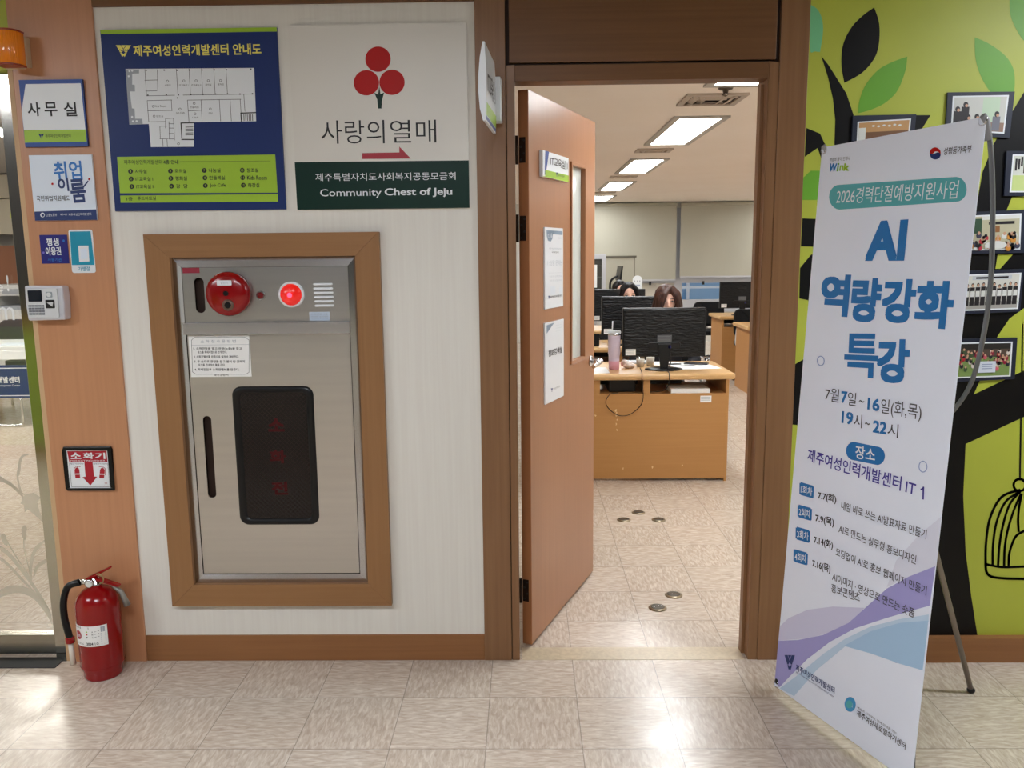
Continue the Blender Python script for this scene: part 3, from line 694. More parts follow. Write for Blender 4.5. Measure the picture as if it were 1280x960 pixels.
for pts in ([(CX0, CZ1), (CX1, CZ1), (DX1, DZ1), (DX0, DZ1)], [(CX0, CZ0), (DX0, DZ0), (DX1, DZ0), (CX1, CZ0)], [(CX0, CZ0), (CX0, CZ1), (DX0, DZ1), (DX0, DZ0)], [(CX1, CZ0), (DX1, DZ0), (DX1, DZ1), (CX1, CZ1)]):
    vs = [(x, -.004 if i in ([0, 1] if pts[0][1] == CZ1 and pts[1][0] == CX1 else [0, 3] if pts[1] == (DX0, DZ0) else [0, 1] if pts[0] == (CX0, CZ0) else [0, 3]) else -.014, z) for i, (x, z) in enumerate(pts)]
    vs = [(x, -.002 if (x in (CX0, CX1) and z in (CZ0, CZ1)) else -.014, z) for x, z in pts]
    vb = [(x, .02, z) for x, y, z in vs]
    a.add(vs+vb, [(0, 1, 2, 3), (7, 6, 5, 4)]+[(i, i+4, (i+1) % 4+4, (i+1) % 4) for i in range(4)], M_steelb)
a.build('steel_surround', hc)
a = MB(); a.box(CX0+.004, CX1-.004, .118, .124, CZ0, CZ1, M_groove); a.box(CX0+.002, CX0+.006, .02, .12, CZ0, CZ1, M_groove); a.box(CX1-.006, CX1-.002, .02, .12, CZ0, CZ1, M_groove); a.box(CX0, CX1, .02, .12, CZ1-.006, CZ1-.002, M_groove); a.box(CX0, CX1, .02, .12, CZ0+.002, CZ0+.006, M_groove); a.build('body', hc)
BZ0, BZ1 = 1.265, 1.308
a = MB(); a.box(DX0+.001, DX1-.001, -.012, -.008, BZ1, DZ1-.001, M_steel); ap = a.build('alarm_panel', hc)
def slot(x0, x1, z0, z1):
    c = MB(); c.prism(rrect(x0, x1, z0, z1, (x1-x0)/2-.0005, 8), -.05, .05, M_groove); return c.build('slot')
cut(ap, slot(-1.181, -1.146, 1.342, 1.468))
a = MB(); a.box(DX0+.003, DX1-.003, -.012, -.008, DZ0+.003, BZ0-.002, M_steel); dr = a.build('door', hc)
cut(dr, slot(-1.184, -1.153, .655, .965))
c = MB(); c.prism(rrect(-1.05, -.79, .57, 1.055, .03), -.05, .05, M_groove); cut(dr, c.build('slot'))
for par, x0, x1, z0, z1 in ((ap, -1.187, -1.14, 1.336, 1.474), (dr, -1.19, -1.147, .645, .975)):
    a = MB(); a.prism(rrect(x0, x1, z0, z1, .018), .014, .016, M_groove); a.build('recess', par)
a = MB()
gx0, gx1, gz0, gz1 = -1.070, -.772, .550, 1.074  # rubber gasket ring with a rounded section
o1, o2, o3 = rrect(gx0, gx1, gz0, gz1, .034), rrect(gx0+.012, gx1-.012, gz0+.012, gz1-.012, .028), rrect(gx0+.028, gx1-.028, gz0+.024, gz1-.024, .02)
n = len(o1)
a.add([(x, -.012, z) for x, z in o1]+[(x, -.026, z) for x, z in o2]+[(x, -.010, z) for x, z in o3], [(r*n+i, r*n+(i+1) % n, (r+1)*n+(i+1) % n, (r+1)*n+i) for r in (0, 1) for i in range(n)], M_rubber, True)
a.build('gasket', dr)
M_wired = mat('dark wired glass', (20, 14, 13), .18, spec=.3); M_wire = mat('glass wire', (48, 38, 34), .5, spec=.2); M_dim = mat('dim red', (70, 12, 15), .5, spec=.2)
s = Sheet(None, 1, 1, .0105, .0002); s.box(gx0+.02, gx1-.02, -.0105, -.006, gz0+.018, gz1-.018, M_wired)
wx0, wx1, wz0, wz1 = gx0+.028, gx1-.028, gz0+.024, gz1-.024
k = -.6
while k < 1.2:
    for sg in (1, -1):                         # clip diagonal wires to the pane
        P = []
        for x in (wx0, wx1): P.append((x, wz0+k*.5+sg*(x-wx0)+(0 if sg > 0 else .242)))
        (xa, za), (xb, zb) = P
        for zz in (wz0, wz1):
            if (za-zz)*(zb-zz) < 0:
                xc = xa+(xb-xa)*(zz-za)/(zb-za)
                if (za < wz0 and zz == wz0) or (za > wz1 and zz == wz1): xa, za = xc, zz
                else: xb, zb = xc, zz
        if wz0-1e-6 <= za <= wz1+1e-6 and wz0-1e-6 <= zb <= wz1+1e-6: s.line([(xa, za), (xb, zb)], .0012, M_wire, 1)
    k += .034
for c, z in (('소', .93), ('화', .81), ('전', .69)): s.text(c, (-.945, z), (-.885, z), -.05, M_dim, 2, .04)
s.build('wired_pane', dr)
a = MB(); a.box(DX0-.004, DX1+.002, -.03, -.008, BZ0, BZ1, M_steelb); a.build('door_band', hc, bevel=.002)
bl = MB(); bl.lathe([(.078, 0), (.079, -.022), (.074, -.036), (.06, -.044), (.02, -.047), (0, -.0475)], (-1.054, -.012, 1.41), M_ext, 'y', 40); bl.lathe([(.009, -.0475), (.009, -.05)], (-1.052, -.012, 1.413), M_rubber, 'y', 16)
bl.lathe([(.02, -.041), (.02, -.05), (.012, -.051)], (-1.047, -.012, 1.372), mat('call jack', (120, 96, 84), .4, .6), 'y', 20); bl.lathe([(.012, -.051), (.011, -.053)], (-1.047, -.012, 1.372), M_rubber, 'y', 16)
bo = bl.build('alarm_bell', hc)
s = Sheet(None, 1, 1, .0605, .0004); s.rr(-1.081, 1.441, -1.029, 1.459, .003, M_signw, 1); s.text('발신기', (-1.067, 1.449), (-1.043, 1.449), -.007, M_grey, 3); tag(s.build('bell_label', bo), 'small white label')
a = MB(); a.lathe([(.0165, 0), (.0165, -.008), (.014, -.01)], (-.942, -.012, 1.403), M_chrome, 'y', 24); li = a.build('indicator_lamp', hc); a = MB(); a.ball((-.942, -.022, 1.403), (.012, .01, .012), mat('dark red lens', (110, 8, 14), .2)); a.build('lens', li)
a = MB(); a.lathe([(.046, 0), (.046, -.01), (.041, -.012)], (-.832, -.012, 1.405), M_signw, 'y', 32); bc = a.build('beacon_lamp', hc)
M_beacon = mat('lit red lens', (225, 18, 14), .15, coat=.5); tq, N, L, b = nodes(M_beacon)
b.inputs['Emission Color'].default_value = (1, .03, .02, 1); b.inputs['Emission Strength'].default_value = .35
tc = N.new('ShaderNodeTexCoord'); wv = N.new('ShaderNodeTexVoronoi'); wv.inputs['Scale'].default_value = 160; bp = N.new('ShaderNodeBump'); bp.inputs['Strength'].default_value = .5; bp.inputs['Distance'].default_value = .002
L.new(tc.outputs['Object'], wv.inputs['Vector']); L.new(wv.outputs[0], bp.inputs['Height']); L.new(bp.outputs[0], b.inputs['Normal'])
a = MB(); a.ball((-.832, -.022, 1.405), (.039, .026, .039), M_beacon, 28, 16); ln = a.build('lens', bc)
a = MB(); a.ball((-.831, -.047, 1.404), (.009, .003, .009), mat('beacon bulb', (255, 60, 90), .3, emit=3)); tag(a.build('bulb', bc), 'glowing pink bulb')
a = MB()
for k in range(6):
    z = 1.4405-.0152*k
    a.prism(rrect(-.753+.0005*k, -.684+.0005*k, z-.004, z+.004, .0038), -.019, -.012, M_signw)  # steel louvres drawn in white; the light they catch is in the colour
a.build('louvre', hc, bevel=.001)
def label(par, name, x0, x1, z0, z1, mm, yy=-.012):
    s = Sheet(None, 1, 1, -yy, .0004); s.box(x0, x1, yy-.0006, yy, z0, z1, mm); return s
s = label(hc, '', -.773, -.7, 1.309+.002, 1.342, mat('pale blue label', (190, 205, 222), .4)); s.text('소화전표시등', (-.768, 1.334), (-.706, 1.334), -.006, M_grey, 3)
for z in (1.326, 1.32): s.text('제조번호 및 검정필', (-.768, z), (-.706, z), -.004, M_grey, 3)
tag(s.build('sticker', hc), 'pale blue label under the louvres')
s = label(hc, '', -1.219, -1.158, 1.484, 1.503, mat('faded red', (150, 40, 60), .4)); tag(s.build('sticker', hc), 'faded red tag in the upper corner')
t = thing('instruction_plate', 'white notice of hose instructions stuck on the steel cabinet door', 'notice', (-1.1045, -.012, 1.1855))
q = [(228, 552), (500, 547), (543, 757), (245, 762)]
s = Sheet([(228, 552), (526, 547), (543, 757), (245, 762)], .221, .151, .0022)
s.box(-.1105, .1105, -.0022, 0, -.0755, .0755, M_paper)
s.line([(245, 575), (258, 560), (505, 557), (527, 572), (530, 735), (515, 745), (268, 747), (252, 735)], 1.6, M_ink, 1, True); s.line([(244, 600), (526, 594)], 1.2, M_grey, 1)
for i, c in enumerate('소화전사용방법'): s.text(c, (290+26*i, 580-.4*i), (306+26*i, 580-.4*i), 15, M_grey, 3)
for i, (tx, x0, x1, y) in enumerate((('1. 소화전함을 열고 관창(노즐)을 잡고', 255, 492, 617), ('호스를 화재지점으로 전개 한다.', 276, 420, 635), ('2. 소화전밸브를 왼쪽으로 돌려서 개방한다.', 258, 478, 658), ('3. 두 손으로 관창을 잡고 불이 난 곳까지', 260, 508, 682), ('호스를 전개하여 불을 끈다.', 280, 412, 700), ('4. 화재진압후 소화전밸브를 잠근다.', 262, 482, 723))): s.text(tx, (x0, y), (x1, y-1.5), 13, M_ink, 3, .01)
s.text('제주소방서', (357, 752), (428, 750), 9, M_ink, 3)
s.build('sheet', t)

# ================================================================ READER, SIREN, EXTINGUISHER
t = thing('fingerprint_reader', 'silver fingerprint reader with small dark screen mounted on the pillar edge', 'fingerprint reader', (-1.704, -.004, 1.3845))
a = MB(); a.prism([(-.066, -.062), (.066, -.06), (.07, .0), (.068, .06), (-.068, .062), (-.07, 0)], -.046, 0, mat('silver plastic', (206, 206, 214), .35, .2)); a.build('body', t, bevel=.006)
a = MB(); a.prism(rrect(-.06, .05, -.052, .052, .006), -.05, -.045, M_frost); fp = a.build('faceplate', t, bevel=.0012)
a = MB(); a.prism(rrect(-.054, -.005, .006, .046, .003), -.052, -.049, mat('dark screen', (34, 38, 46), .15)); a.build('screen', t)
a = MB()
for r in range(4):
    for c in range(5): a.box(-.056+.0115*c, -.047+.0115*c, -.0525, -.049, -.012-.0095*r, -.006-.0095*r, mat('key grey', (120, 122, 130), .5))
a.build('keypad', t)
a = MB(); a.prism(rrect(.006, .038, -.018, .012, .003), -.0515, -.049, mat('sensor dark', (30, 30, 34), .3)); a.prism(rrect(.01, .032, .02, .04, .003), -.0512, -.049, mat('reader mark', (150, 160, 166), .4)); a.lathe([(.008, -.049), (.008, -.0515)], (.02, 0, .03), M_frost, 'y', 20); a.prism([(.012, .002), (.034, .004), (.03, -.012), (.02, -.004)], -.0535, -.05, M_frost); a.build('sensor', t)

t = thing('warning_beacon', 'orange strobe beacon on beige base at the top of the pillar', 'warning light', (-1.722, -.004, 2.24))
a = MB(); a.box(-.042, .03, -.032, 0, -.05, .047, mat('beige plastic', (202, 176, 142), .5)); a.prism(rrect(-.04, .028, -.06, .058, .004), -.045, -.032, MATS['beige plastic']); a.build('base', t, bevel=.003)
M_amb = mat('amber lens', (255, 142, 18), .18, coat=.6); 
tq, N, L, b = nodes(M_amb); 
tc = N.new('ShaderNodeTexCoord'); wv = N.new('ShaderNodeTexWave'); wv.bands_direction = 'X'; wv.inputs['Scale'].default_value = 90; bp = N.new('ShaderNodeBump'); bp.inputs['Strength'].default_value = .5; bp.inputs['Distance'].default_value = .002
L.new(tc.outputs['Object'], wv.inputs['Vector']); L.new(wv.outputs[0], bp.inputs['Height']); L.new(bp.outputs[0], b.inputs['Normal'])
a = MB(); pr = [(-.037, -.04)]+[(-.037*math.cos(PI*k/14), -.062-.04*math.sin(PI*k/14)) for k in range(15)]+[(.037, -.04)]
a.prism([(x-.004, y) for x, y in pr], -.052, .056, M_amb, 'z', True); le = a.build('lens', t, bevel=.002)
dk = mat('amber dark', (150, 50, 10), .3)
for z in (-.055, .055): a = MB(); a.prism([(x*1.03-.004, y*1.01) for x, y in pr], z-.003, z+.003, dk, 'z'); a.build('lens_rim', le)

t = thing('fire_extinguisher', 'red fire extinguisher standing on the floor against the pillar', 'fire extinguisher', (-1.592, -.092, 0))
R = .076
a = MB(); a.lathe([(R*.86, 0), (R*.88, .008), (R*.88, .025), (R*.97, .04), (R, .05), (R, .27), (R*.97, .293), (R*.85, .315), (R*.62, .333), (R*.38, .342), (.022, .346), (.02, .352)], (0, 0, 0), M_ext, n=48); a.lathe([(R+.0006, .049), (R+.0012, .05), (R+.0006, .051)], (0, 0, 0), M_ext, n=48, cap=False); a.lathe([(R+.0005, .148), (R+.001, .149), (R+.0005, .15)], (0, 0, 0), M_ext, n=48, cap=False); cy = a.build('cylinder', t)
s = Sheet(None, .15, .078, 0, .0003)           # label printed flat, then wrapped round the cylinder
s.H = lambda x, y: (x, y)
n = 20
for k in range(n): s.rect(-.078+.156*k/n, -.0395, -.078+.156*(k+1)/n, .0395, M_paper, 1)

for k in range(14):
    xa, xb = -.017+.034*k/14, -.017+.034*(k+1)/14; ya, yb = math.sqrt(max(0, .017**2-xa*xa)), math.sqrt(max(0, .017**2-xb*xb))
    s.poly([(-.032+xa, .002-ya), (-.032+xb, .002-yb), (-.032+xb, .002+yb), (-.032+xa, .002+ya)], M_dred, 2)
s.text('Con', (-.043, .002), (-.021, .002), -.014, M_signw, 4, .01)
s.text('분말소화기', (-.055, .032), (-.02, .032), -.006, M_ink, 3, .01); s.rect(-.018, .028, .016, .036, M_ink, 2); s.text('축압식', (-.014, .032), (.012, .032), -.006, M_signw, 4)
for k, z in enumerate((.018, .008, -.003)): s.circ(.008, z, .003, (M_lime, M_red, M_ink)[k], 2, 12); s.text('A B C'[2*k], (.026, z), (.031, z), -.006, M_ink, 3); s.line([(.036, z), (.05, z+.002)], .0015, M_ink, 2)
s.rect(.056, .014, .07, .034, M_grey, 2)
for k in range(7): s.line([(.055, .009-.005*k), (.072, .009-.005*k)], .0012, M_grey, 2)
s.text('1 2 3 4 5 6', (-.05, -.029), (-.008, -.029), -.008, M_ink, 3); s.text('2024', (.004, -.028), (.028, -.028), -.01, M_ink, 3, .03); s.text('10', (.034, -.028), (.046, -.028), -.009, M_ink, 3)
for k in range(6): s.line([(-.07, .0-.0045*k), (-.054, .0-.0045*k)], .0016, M_ink, 2)
th0 = math.radians(-12)
s.v = [((R+.0006-y)*math.sin(x/R+th0), -(R+.0006-y)*math.cos(x/R+th0), z+.182) for x, y, z in s.v]
tag(s.build('label', cy), 'white printed label')
a = MB(); a.lathe([(.02, .346), (.02, .356), (.014, .36), (.014, .378), (.008, .38)], (0, 0, 0), M_chrome, n=24); a.tube([(.0, 0, .366), (-.052, -.016, .366)], .0105, M_chrome, 16); a.lathe([(.016, 0), (.016, -.012), (.013, -.014)], (-.012, -.012, .362), M_chrome, 'y', 24); vl = a.build('valve', t)
a = MB(); a.lathe([(.0115, -.0145), (.0115, -.0155)], (-.012, -.012, .362), mat('gauge face', (210, 214, 210), .3), 'y', 20); a.build('gauge', vl)
a = MB(); a.tube([(-.05, -.016, .366), (-.09, -.024, .352), (-.108, -.03, .30), (-.11, -.032, .24), (-.1, -.034, .175), (-.096, -.034, .155)], .0125, M_rubber, 14, True); ho = a.build('hose', t)
a = MB(); a.lathe([(.013, -.012), (.016, -.01), (.016, .01), (.013, .012)], (-.096, -.034, .15), M_ext, n=20); a.build('hose_clip', ho)
a = MB(); a.tube([(-.096, -.034, .145), (-.091, -.036, .055)], [.0085, .0105], mat('nozzle white', (226, 220, 208), .5), 16); tag(a.build('nozzle', ho), 'white nozzle')
def lever(p, q, w0, w1, nm):
    a = MB(); d = (Vector(q)-Vector(p)); d2 = Vector((-d.z, 0, d.x)).normalized()*.006
    pts = [Vector(p)+d2, Vector(p)-d2, Vector(q)-d2*.6, Vector(q)+d2*.6]
    a.add([(v.x, -w0 if i < 2 else -w1, v.z) for i, v in enumerate(pts)]+[(v.x, w0 if i < 2 else w1, v.z) for i, v in enumerate(pts)], [(0, 1, 2, 3), (7, 6, 5, 4)]+[(i, i+4, (i+1) % 4+4, (i+1) % 4) for i in range(4)], M_ext)
    a.build(nm, t, bevel=.003)
lever((-.03, 0, .372), (.062, 0, .418), .014, .009, 'squeeze_lever'); lever((-.005, 0, .378), (.09, 0, .346), .013, .011, 'carry_handle')
a = MB(); a.tube([(.014, -.012, .395), (.03, -.02, .398), (.04, -.02, .385), (.036, -.016, .366), (.022, -.014, .36)], .0022, mat('pin wire', (180, 165, 120), .3, 1.0), 8, True); a.build('safety_pin', t)
a = MB(); a.tube([(.045, .012, .352), (.085, .014, .315), (.104, .014, .262)], [.006, .012], mat('grey bracket', (150, 148, 142), .4, .5), 12); a.build('discharge_tube', t)

# ================================================================ THE OPEN DOOR
DA = math.radians(68.35); DL, DH = .822, 2.118
dm = Matrix.Translation((.018, .101, 0)) @ Matrix.Rotation(DA, 4, 'Z')
door = thing('door_1', 'open wooden classroom door with a tall narrow glass panel', 'door', mw=dm); door['kind'] = 'structure'
a = MB(); a.box(0, DL, 0, .04, .012, DH, M_leaf); lf = a.build('leaf', door)
c = MB(); c.box(.475, .675, -.1, .2, 1.07, 1.915, M_groove); cut(lf, c.build('opening', door))
lf.modifiers.new('bevel', 'BEVEL').width = .0015
a = MB()
for x0, x1, z0, z1 in ((.475, .487, 1.07, 1.915), (.663, .675, 1.07, 1.915), (.487, .663, 1.07, 1.084), (.487, .663, 1.901, 1.915)): a.box(x0, x1, -.006, .046, z0, z1, M_leaf)
a.build('window_trim', door, bevel=.001)
a = MB(); a.box(.487, .663, .016, .02, 1.084, 1.901, mottled('filmed glass', (212, 216, 210), (200, 206, 200), (90, 90, 1), .12)); a.build('pane', door)
M_bronze = mat('dark bronze', (46, 34, 28), .45, .7)
for z in (1.91, 1.632, .235):
    a = MB(); a.box(-.0015, .0, .012, .036, z-.045, z+.045, M_bronze); a.lathe([(.007, z-.05), (.007, z+.05)], (-.006, .045, 0), M_bronze, n=14)
    for k in (-.034, -.012, .012, .034): a.lathe([(.004, -.0035), (.004, -.002)], (0, .024+(.006 if k in (-.034, .012) else -.006), z+k), MATS['black'], 'x', 10)
    a.build('hinge', door)
a = MB(); a.lathe([(.026, .0), (.026, -.006), (.02, -.009)], (.762, 0, 1.05), M_chrome, 'y', 28)
a.tube([(.762, -.005, 1.05), (.762, -.05, 1.05)], .01, M_chrome, 14); a.tube([(.762, -.05, 1.052), (.745, -.056, 1.052), (.7, -.054, 1.046), (.648, -.05, 1.04)], [.0115, .009], M_chrome, 14, True)
a.lathe([(.026, .04), (.026, .046), (.02, .049)], (.762, 0, 1.05), M_chrome, 'y', 28); a.tube([(.762, .045, 1.05), (.762, .09, 1.05)], .01, M_chrome, 14); a.tube([(.762, .09, 1.052), (.745, .096, 1.052), (.7, .094, 1.046), (.648, .09, 1.04)], [.0115, .009], M_chrome, 14, True)
a.box(DL-.0005, DL+.0012, .008, .032, .98, 1.12, M_chrome)
a.build('handle', door)
def on_door(name, label, cat, x0, x1, z0, z1, q, thick, base):
    t = thing(name, label, cat, mw=dm @ Matrix.Translation(((x0+x1)/2, 0, (z0+z1)/2)))
    s = Sheet(q, x1-x0, z1-z0, thick); s.box(-(x1-x0)/2, (x1-x0)/2, -thick, -.0002, -(z1-z0)/2, (z1-z0)/2, base); return t, s
# crop 640..760 x 170..330 at six times
q = [(203, 108), (404, 178), (404, 350), (205, 298)]
t, s = on_door('classroom_sign', 'white room name plate with green footer high on the open door', 'sign', .109, .408, 1.825, 1.92, q, .014, M_signw)
s.poly([(222, 113), (252, 124), (226, 290), (218, 288)], M_blue, 1); s.poly([(222, 252), (404, 302), (404, 350), (205, 298), (222, 296)], M_lime, 2)
s.text('IT교육실 I', (262, 188), (394, 232), 62, M_ink, 4, .01); wlogo(s, 306, 276, 318, 308, M_navy); s.text('여성인력개발센터', (322, 297), (372, 308), 16, M_ink, 4)
s.build('panel', t)
# crop 660..760 x 270..510 at four times
q = [(76, 57), (168, 62), (168, 456), (78, 460)]
M_acr = mat('acrylic sheet', (232, 234, 238), .15, coat=.3); M_sl = mat('slate blue', (120, 138, 156), .4)
t, s = on_door('notice_holder', 'acrylic notice sheet with slate header tab, upper of the two on the door', 'notice', .148, .362, 1.327, 1.64, q, .006, M_acr)
s.poly([(84, 72), (164, 76), (164, 96), (116, 92), (114, 114), (104, 130), (92, 124), (86, 104)], M_sl, 1); s.text('IT교육', (90, 100), (112, 101), 26, M_signw, 4, .01)
s.text('여성인력', (140, 111), (158, 112), 9, M_grey, 3); s.text('제주여성인력개발센터', (96, 163), (158, 166), 9, M_grey, 3, .01); s.text('교육안내', (110, 181), (144, 183), 9, M_ink, 3, .01)
s.text('1 : 상담 문의는', (88, 234), (162, 236), 26, M_grey, 3); s.line([(96, 284), (158, 286)], .8, M_grey, 2)
for y in (302, 322): s.text('상담 및 신청 안내', (98, y), (158, y+2), 9, M_grey, 3)
s.rect(104, 350, 128, 394, mat('pale slate', (196, 202, 210), .4), 1); s.rect(148, 358, 160, 396, MATS['pale slate'], 1); wlogo(s, 92, 396, 100, 412, M_navy); s.text('제주여성인력개발센터', (102, 404), (160, 402), 12, M_ink, 3, .01)
s.build('sheet', t)
q = [(76, 535), (169, 516), (169, 890), (78, 920)]
t, s = on_door('notice_holder', 'acrylic notice sheet with blue corner wedge, lower of the two on the door', 'notice', .146, .370, .952, 1.274, q, .006, M_acr)
s.poly([(84, 546), (122, 533), (84, 586)], M_sl, 1)
for y in (548, 562, 576): s.line([(128, y), (160, y-6)], .7, M_grey, 2)
s.text('정보검색실', (92, 682), (160, 664), 32, M_ink, 4, .02); wlogo(s, 104, 846, 114, 864, M_navy); s.text('제주여성인력개발센터', (116, 852), (148, 842), 10, M_ink, 3)
s.build('sheet', t)

# ================================================================ X-BANNER
pTL, pTR, pBL = Vector((.96903, -.18358, 1.87006)), Vector((1.19078, -.74068, 1.87588)), Vector((.86974, -.24226, .02869))
bu = (pTR-pTL).normalized(); bv = (pTL-pBL).normalized(); bn = bu.cross(bv)       # bn points to the viewer
bc_ = pBL+bu*.3+bv*.9225
bmx = Matrix(((bu.x, -bn.x, bv.x, bc_.x), (bu.y, -bn.y, bv.y, bc_.y), (bu.z, -bn.z, bv.z, bc_.z), (0, 0, 0, 1)))
bt = thing('banner_stand', 'tall white printed banner on an X-shaped stand beside the doorway', 'banner', mw=bmx)
q = [(1028, 185), (1234, 140), (1139, 978), (968, 858)]
M_bb = mat('banner blue', (24, 112, 178), .5); M_bteal = mat('banner teal', (84, 172, 178), .5); M_bpur = mat('banner violet text', (62, 52, 150), .5); M_btx = mat('banner grey text', (58, 56, 64), .5)
M_lav = mat('lavender', (206, 206, 232), .5); M_pur = mat('soft purple', (160, 156, 212), .5); M_pb = mat('pale blue wave', (190, 213, 236), .5); M_pb2 = mat('blue wave', (166, 199, 230), .5); M_lav2 = mat('pale lavender', (219, 222, 238), .5); M_rng = mat('ring blue', (150, 170, 214), .5)
s = Sheet(q, .6, 1.845, .0008, .0003); s.clip = True
s.box(-.3, .3, -.0008, .0004, -.9225, .9225, M_banner)
def C(*p): return [(950+x*.39568, 580+y*.39568) for x, y in p]
def BT(tx, l, r, h, mm, f='B', bold=0.0):
    k, ox, oy = {'A': (1/3, 950, 0), 'B': (1/3, 950, 300), 'C': (.39568, 950, 580)}[f]
    s.text(tx, (ox+l[0]*k, oy+l[1]*k), (ox+r[0]*k, oy+r[1]*k), h*k, mm, 5, bold)
BT('여성의 꿈이 언제나', (264, 600), (340, 592), 14, M_btx, 'A'); BT('W', (262, 629), (290, 628), 30, M_bb, 'A', .04); BT('i', (292, 627), (298, 627), 30, M_mleaf, 'A', .03); BT('n', (301, 630), (315, 629), 20, M_lime, 'A', .03); BT('k', (317, 626), (338, 625), 28, M_lime, 'A', .03)
c0 = (950+660/3, 565/3)
s.circ(*c0, 7, M_signw, 2); s.poly([(c0[0]-7, c0[1]+1), (c0[0]-5.5, c0[1]-5), (c0[0], c0[1]-7.6), (c0[0]+5.5, c0[1]-5), (c0[0]+6.5, c0[1]), (c0[0]+3, c0[1]-2.5), (c0[0]-1, c0[1]-2), (c0[0]-3, c0[1]+.5)], M_red, 3, 3); s.poly([(c0[0]-7, c0[1]), (c0[0]-3, c0[1]+1), (c0[0]+.5, c0[1]-.5), (c0[0]+4, c0[1]-1.5), (c0[0]+6.8, c0[1]+1), (c0[0]+4.5, c0[1]+6), (c0[0]-1, c0[1]+7.5), (c0[0]-5.5, c0[1]+5)], M_navy, 4, 3)
BT('성평등가족부', (692, 557), (797, 543), 27, M_ink, 'A', .008)
def pill(cx0, cy0, cx1, cy1, h, mm, L=2):      # rounded bar in picture points
    dx, dy = cx1-cx0, cy1-cy0; P = []
    for k in range(13): an = PI/2+PI*k/12; P.append((cx0+math.cos(an)*h/2*.85, cy0-math.sin(an)*h/2))
    for k in range(13): an = -PI/2+PI*k/12; P.append((cx1+math.cos(an)*h/2*.85, cy1-math.sin(an)*h/2))
    s.poly(P, mm, L)
pill(1050, 246.5, 1196, 232.5, 31, M_bteal); BT('2026경력단절예방지원사업', (290, 737), (746, 698), 62, M_signw, 'A')
BT('AI', (403, 902), (551, 893), 150, M_bb, 'A', .045)
for tx, x0, x1, y in (('역', 230, 337, 207), ('량', 344, 455, 222), ('강', 460, 585, 222), ('화', 585, 728, 232)): BT(tx, (x0, y), (x1, y+2), {'역': 155, '량': 165, '강': 165, '화': 178}[tx], M_bb, 'B', .045)
for tx, x0, x1, y in (('특', 318, 446, 430), ('강', 440, 562, 448)): BT(tx, (x0, y), (x1, y+2), 165, M_bb, 'B', .027 if tx == '특' else .045)
for x, y, r in ((1026.3, 451.7, 4.3), (1154, 580.6, 5), (1121, 819.5, 5)): s.ring(x, y, r, 1.1, M_rng, 3, 24, r*1.35)
BT('7월', (246, 578), (298, 585), 50, M_btx); BT('7', (306, 588), (329, 590), 44, M_bb, 'B', .03); BT('일', (331, 593), (362, 597), 50, M_btx); BT('~', (373, 602), (392, 604), 9, M_btx); BT('16', (405, 610), (450, 616), 46, M_bb, 'B', .03); BT('일(화,목)', (455, 622), (607, 643), 66, M_btx)
BT('19', (308, 663), (350, 669), 46, M_bb, 'B', .03); BT('시', (353, 675), (384, 679), 50, M_btx); BT('~', (395, 685), (413, 687), 9, M_btx); BT('22', (425, 695), (476, 702), 46, M_bb, 'B', .03); BT('시', (480, 706), (520, 712), 52, M_btx)
pill(1067.5, 563.3, 1096.5, 568.5, 23, M_bb); BT('장소', (359, 792), (433, 804), 50, M_signw, 'B', .015)
BT('제주여성인력개발센터', (180, 808), (531, 908), 52, M_bpur, 'B', .012); BT('IT', (548, 918), (585, 929), 42, M_bpur, 'B', .01); s.line(B((614, 920), (613, 962)), 2, M_bpur, 5); s.line(B((614, 922), (606, 927)), 1.8, M_bpur, 5)
for i, (px, py, dt, l, r, ds, dl, dr_) in enumerate(((148, 85, '7.7(화)', (184, 101), (242, 113), '내일 바로 쓰는 AI발표자료 만들기', (258, 130), (527, 216)), (142, 156, '7.9(목)', (176, 173), (235, 187), 'AI로 만드는 실무형 홍보디자인', (250, 203), (494, 297)), (136, 226, '7.14(화)', (171, 241), (231, 258), '코딩없이 AI로 홍보 웹페이지 만들기', (240, 276), (527, 394)), (129, 297, '7.16(목)', (166, 316), (223, 334), 'AI이미지 · 영상으로 만드는 숏폼', (229, 354), (488, 466)))):
    x, y = C((px, py))[0]; s.poly([(x-9, y-9), (x+9, y-4.6), (x+8.4, y+9.2), (x-9.2, y+4.6)], M_bb, 2); s.poly([(x-7.6, y-10), (x+7.6, y-6), (x+7.6, y+10), (x-7.6, y+6)], M_bb, 3)
    BT('%d회차' % (i+1), (px-18, py-3), (px+18, py+5), 26, M_signw, 'C', .01); BT(dt, l, r, 30, M_ink, 'C', .02); BT(ds, dl, dr_, 29, M_btx, 'C', .006)
BT('홍보콘텐츠', (226, 390), (316, 420), 29, M_btx, 'C', .006)
s.poly(C((400, 385), (430, 300), (500, 220), (582, 150), (556, 315), (470, 350)), M_lav2, 1)
s.poly(C((54, 524), (90, 490), (150, 462), (230, 450), (330, 452), (290, 495), (230, 530), (150, 552), (51, 562)), M_lav, 1)
s.poly(C((51, 562), (120, 558), (200, 540), (280, 500), (340, 445), (400, 390), (470, 350), (554, 315), (536, 440), (480, 457), (400, 482), (300, 517), (220, 562), (150, 617), (95, 672), (62, 708), (44, 692)), M_pur, 2)
s.poly(C((62, 712), (120, 668), (200, 600), (270, 550), (350, 510), (440, 485), (533, 468), (532, 492), (440, 500), (350, 527), (270, 574), (180, 650), (108, 735)), M_pb, 3)
s.poly(C((265, 573), (350, 525), (440, 497), (532, 487), (514, 645), (440, 625), (350, 595)), M_pb2, 4)
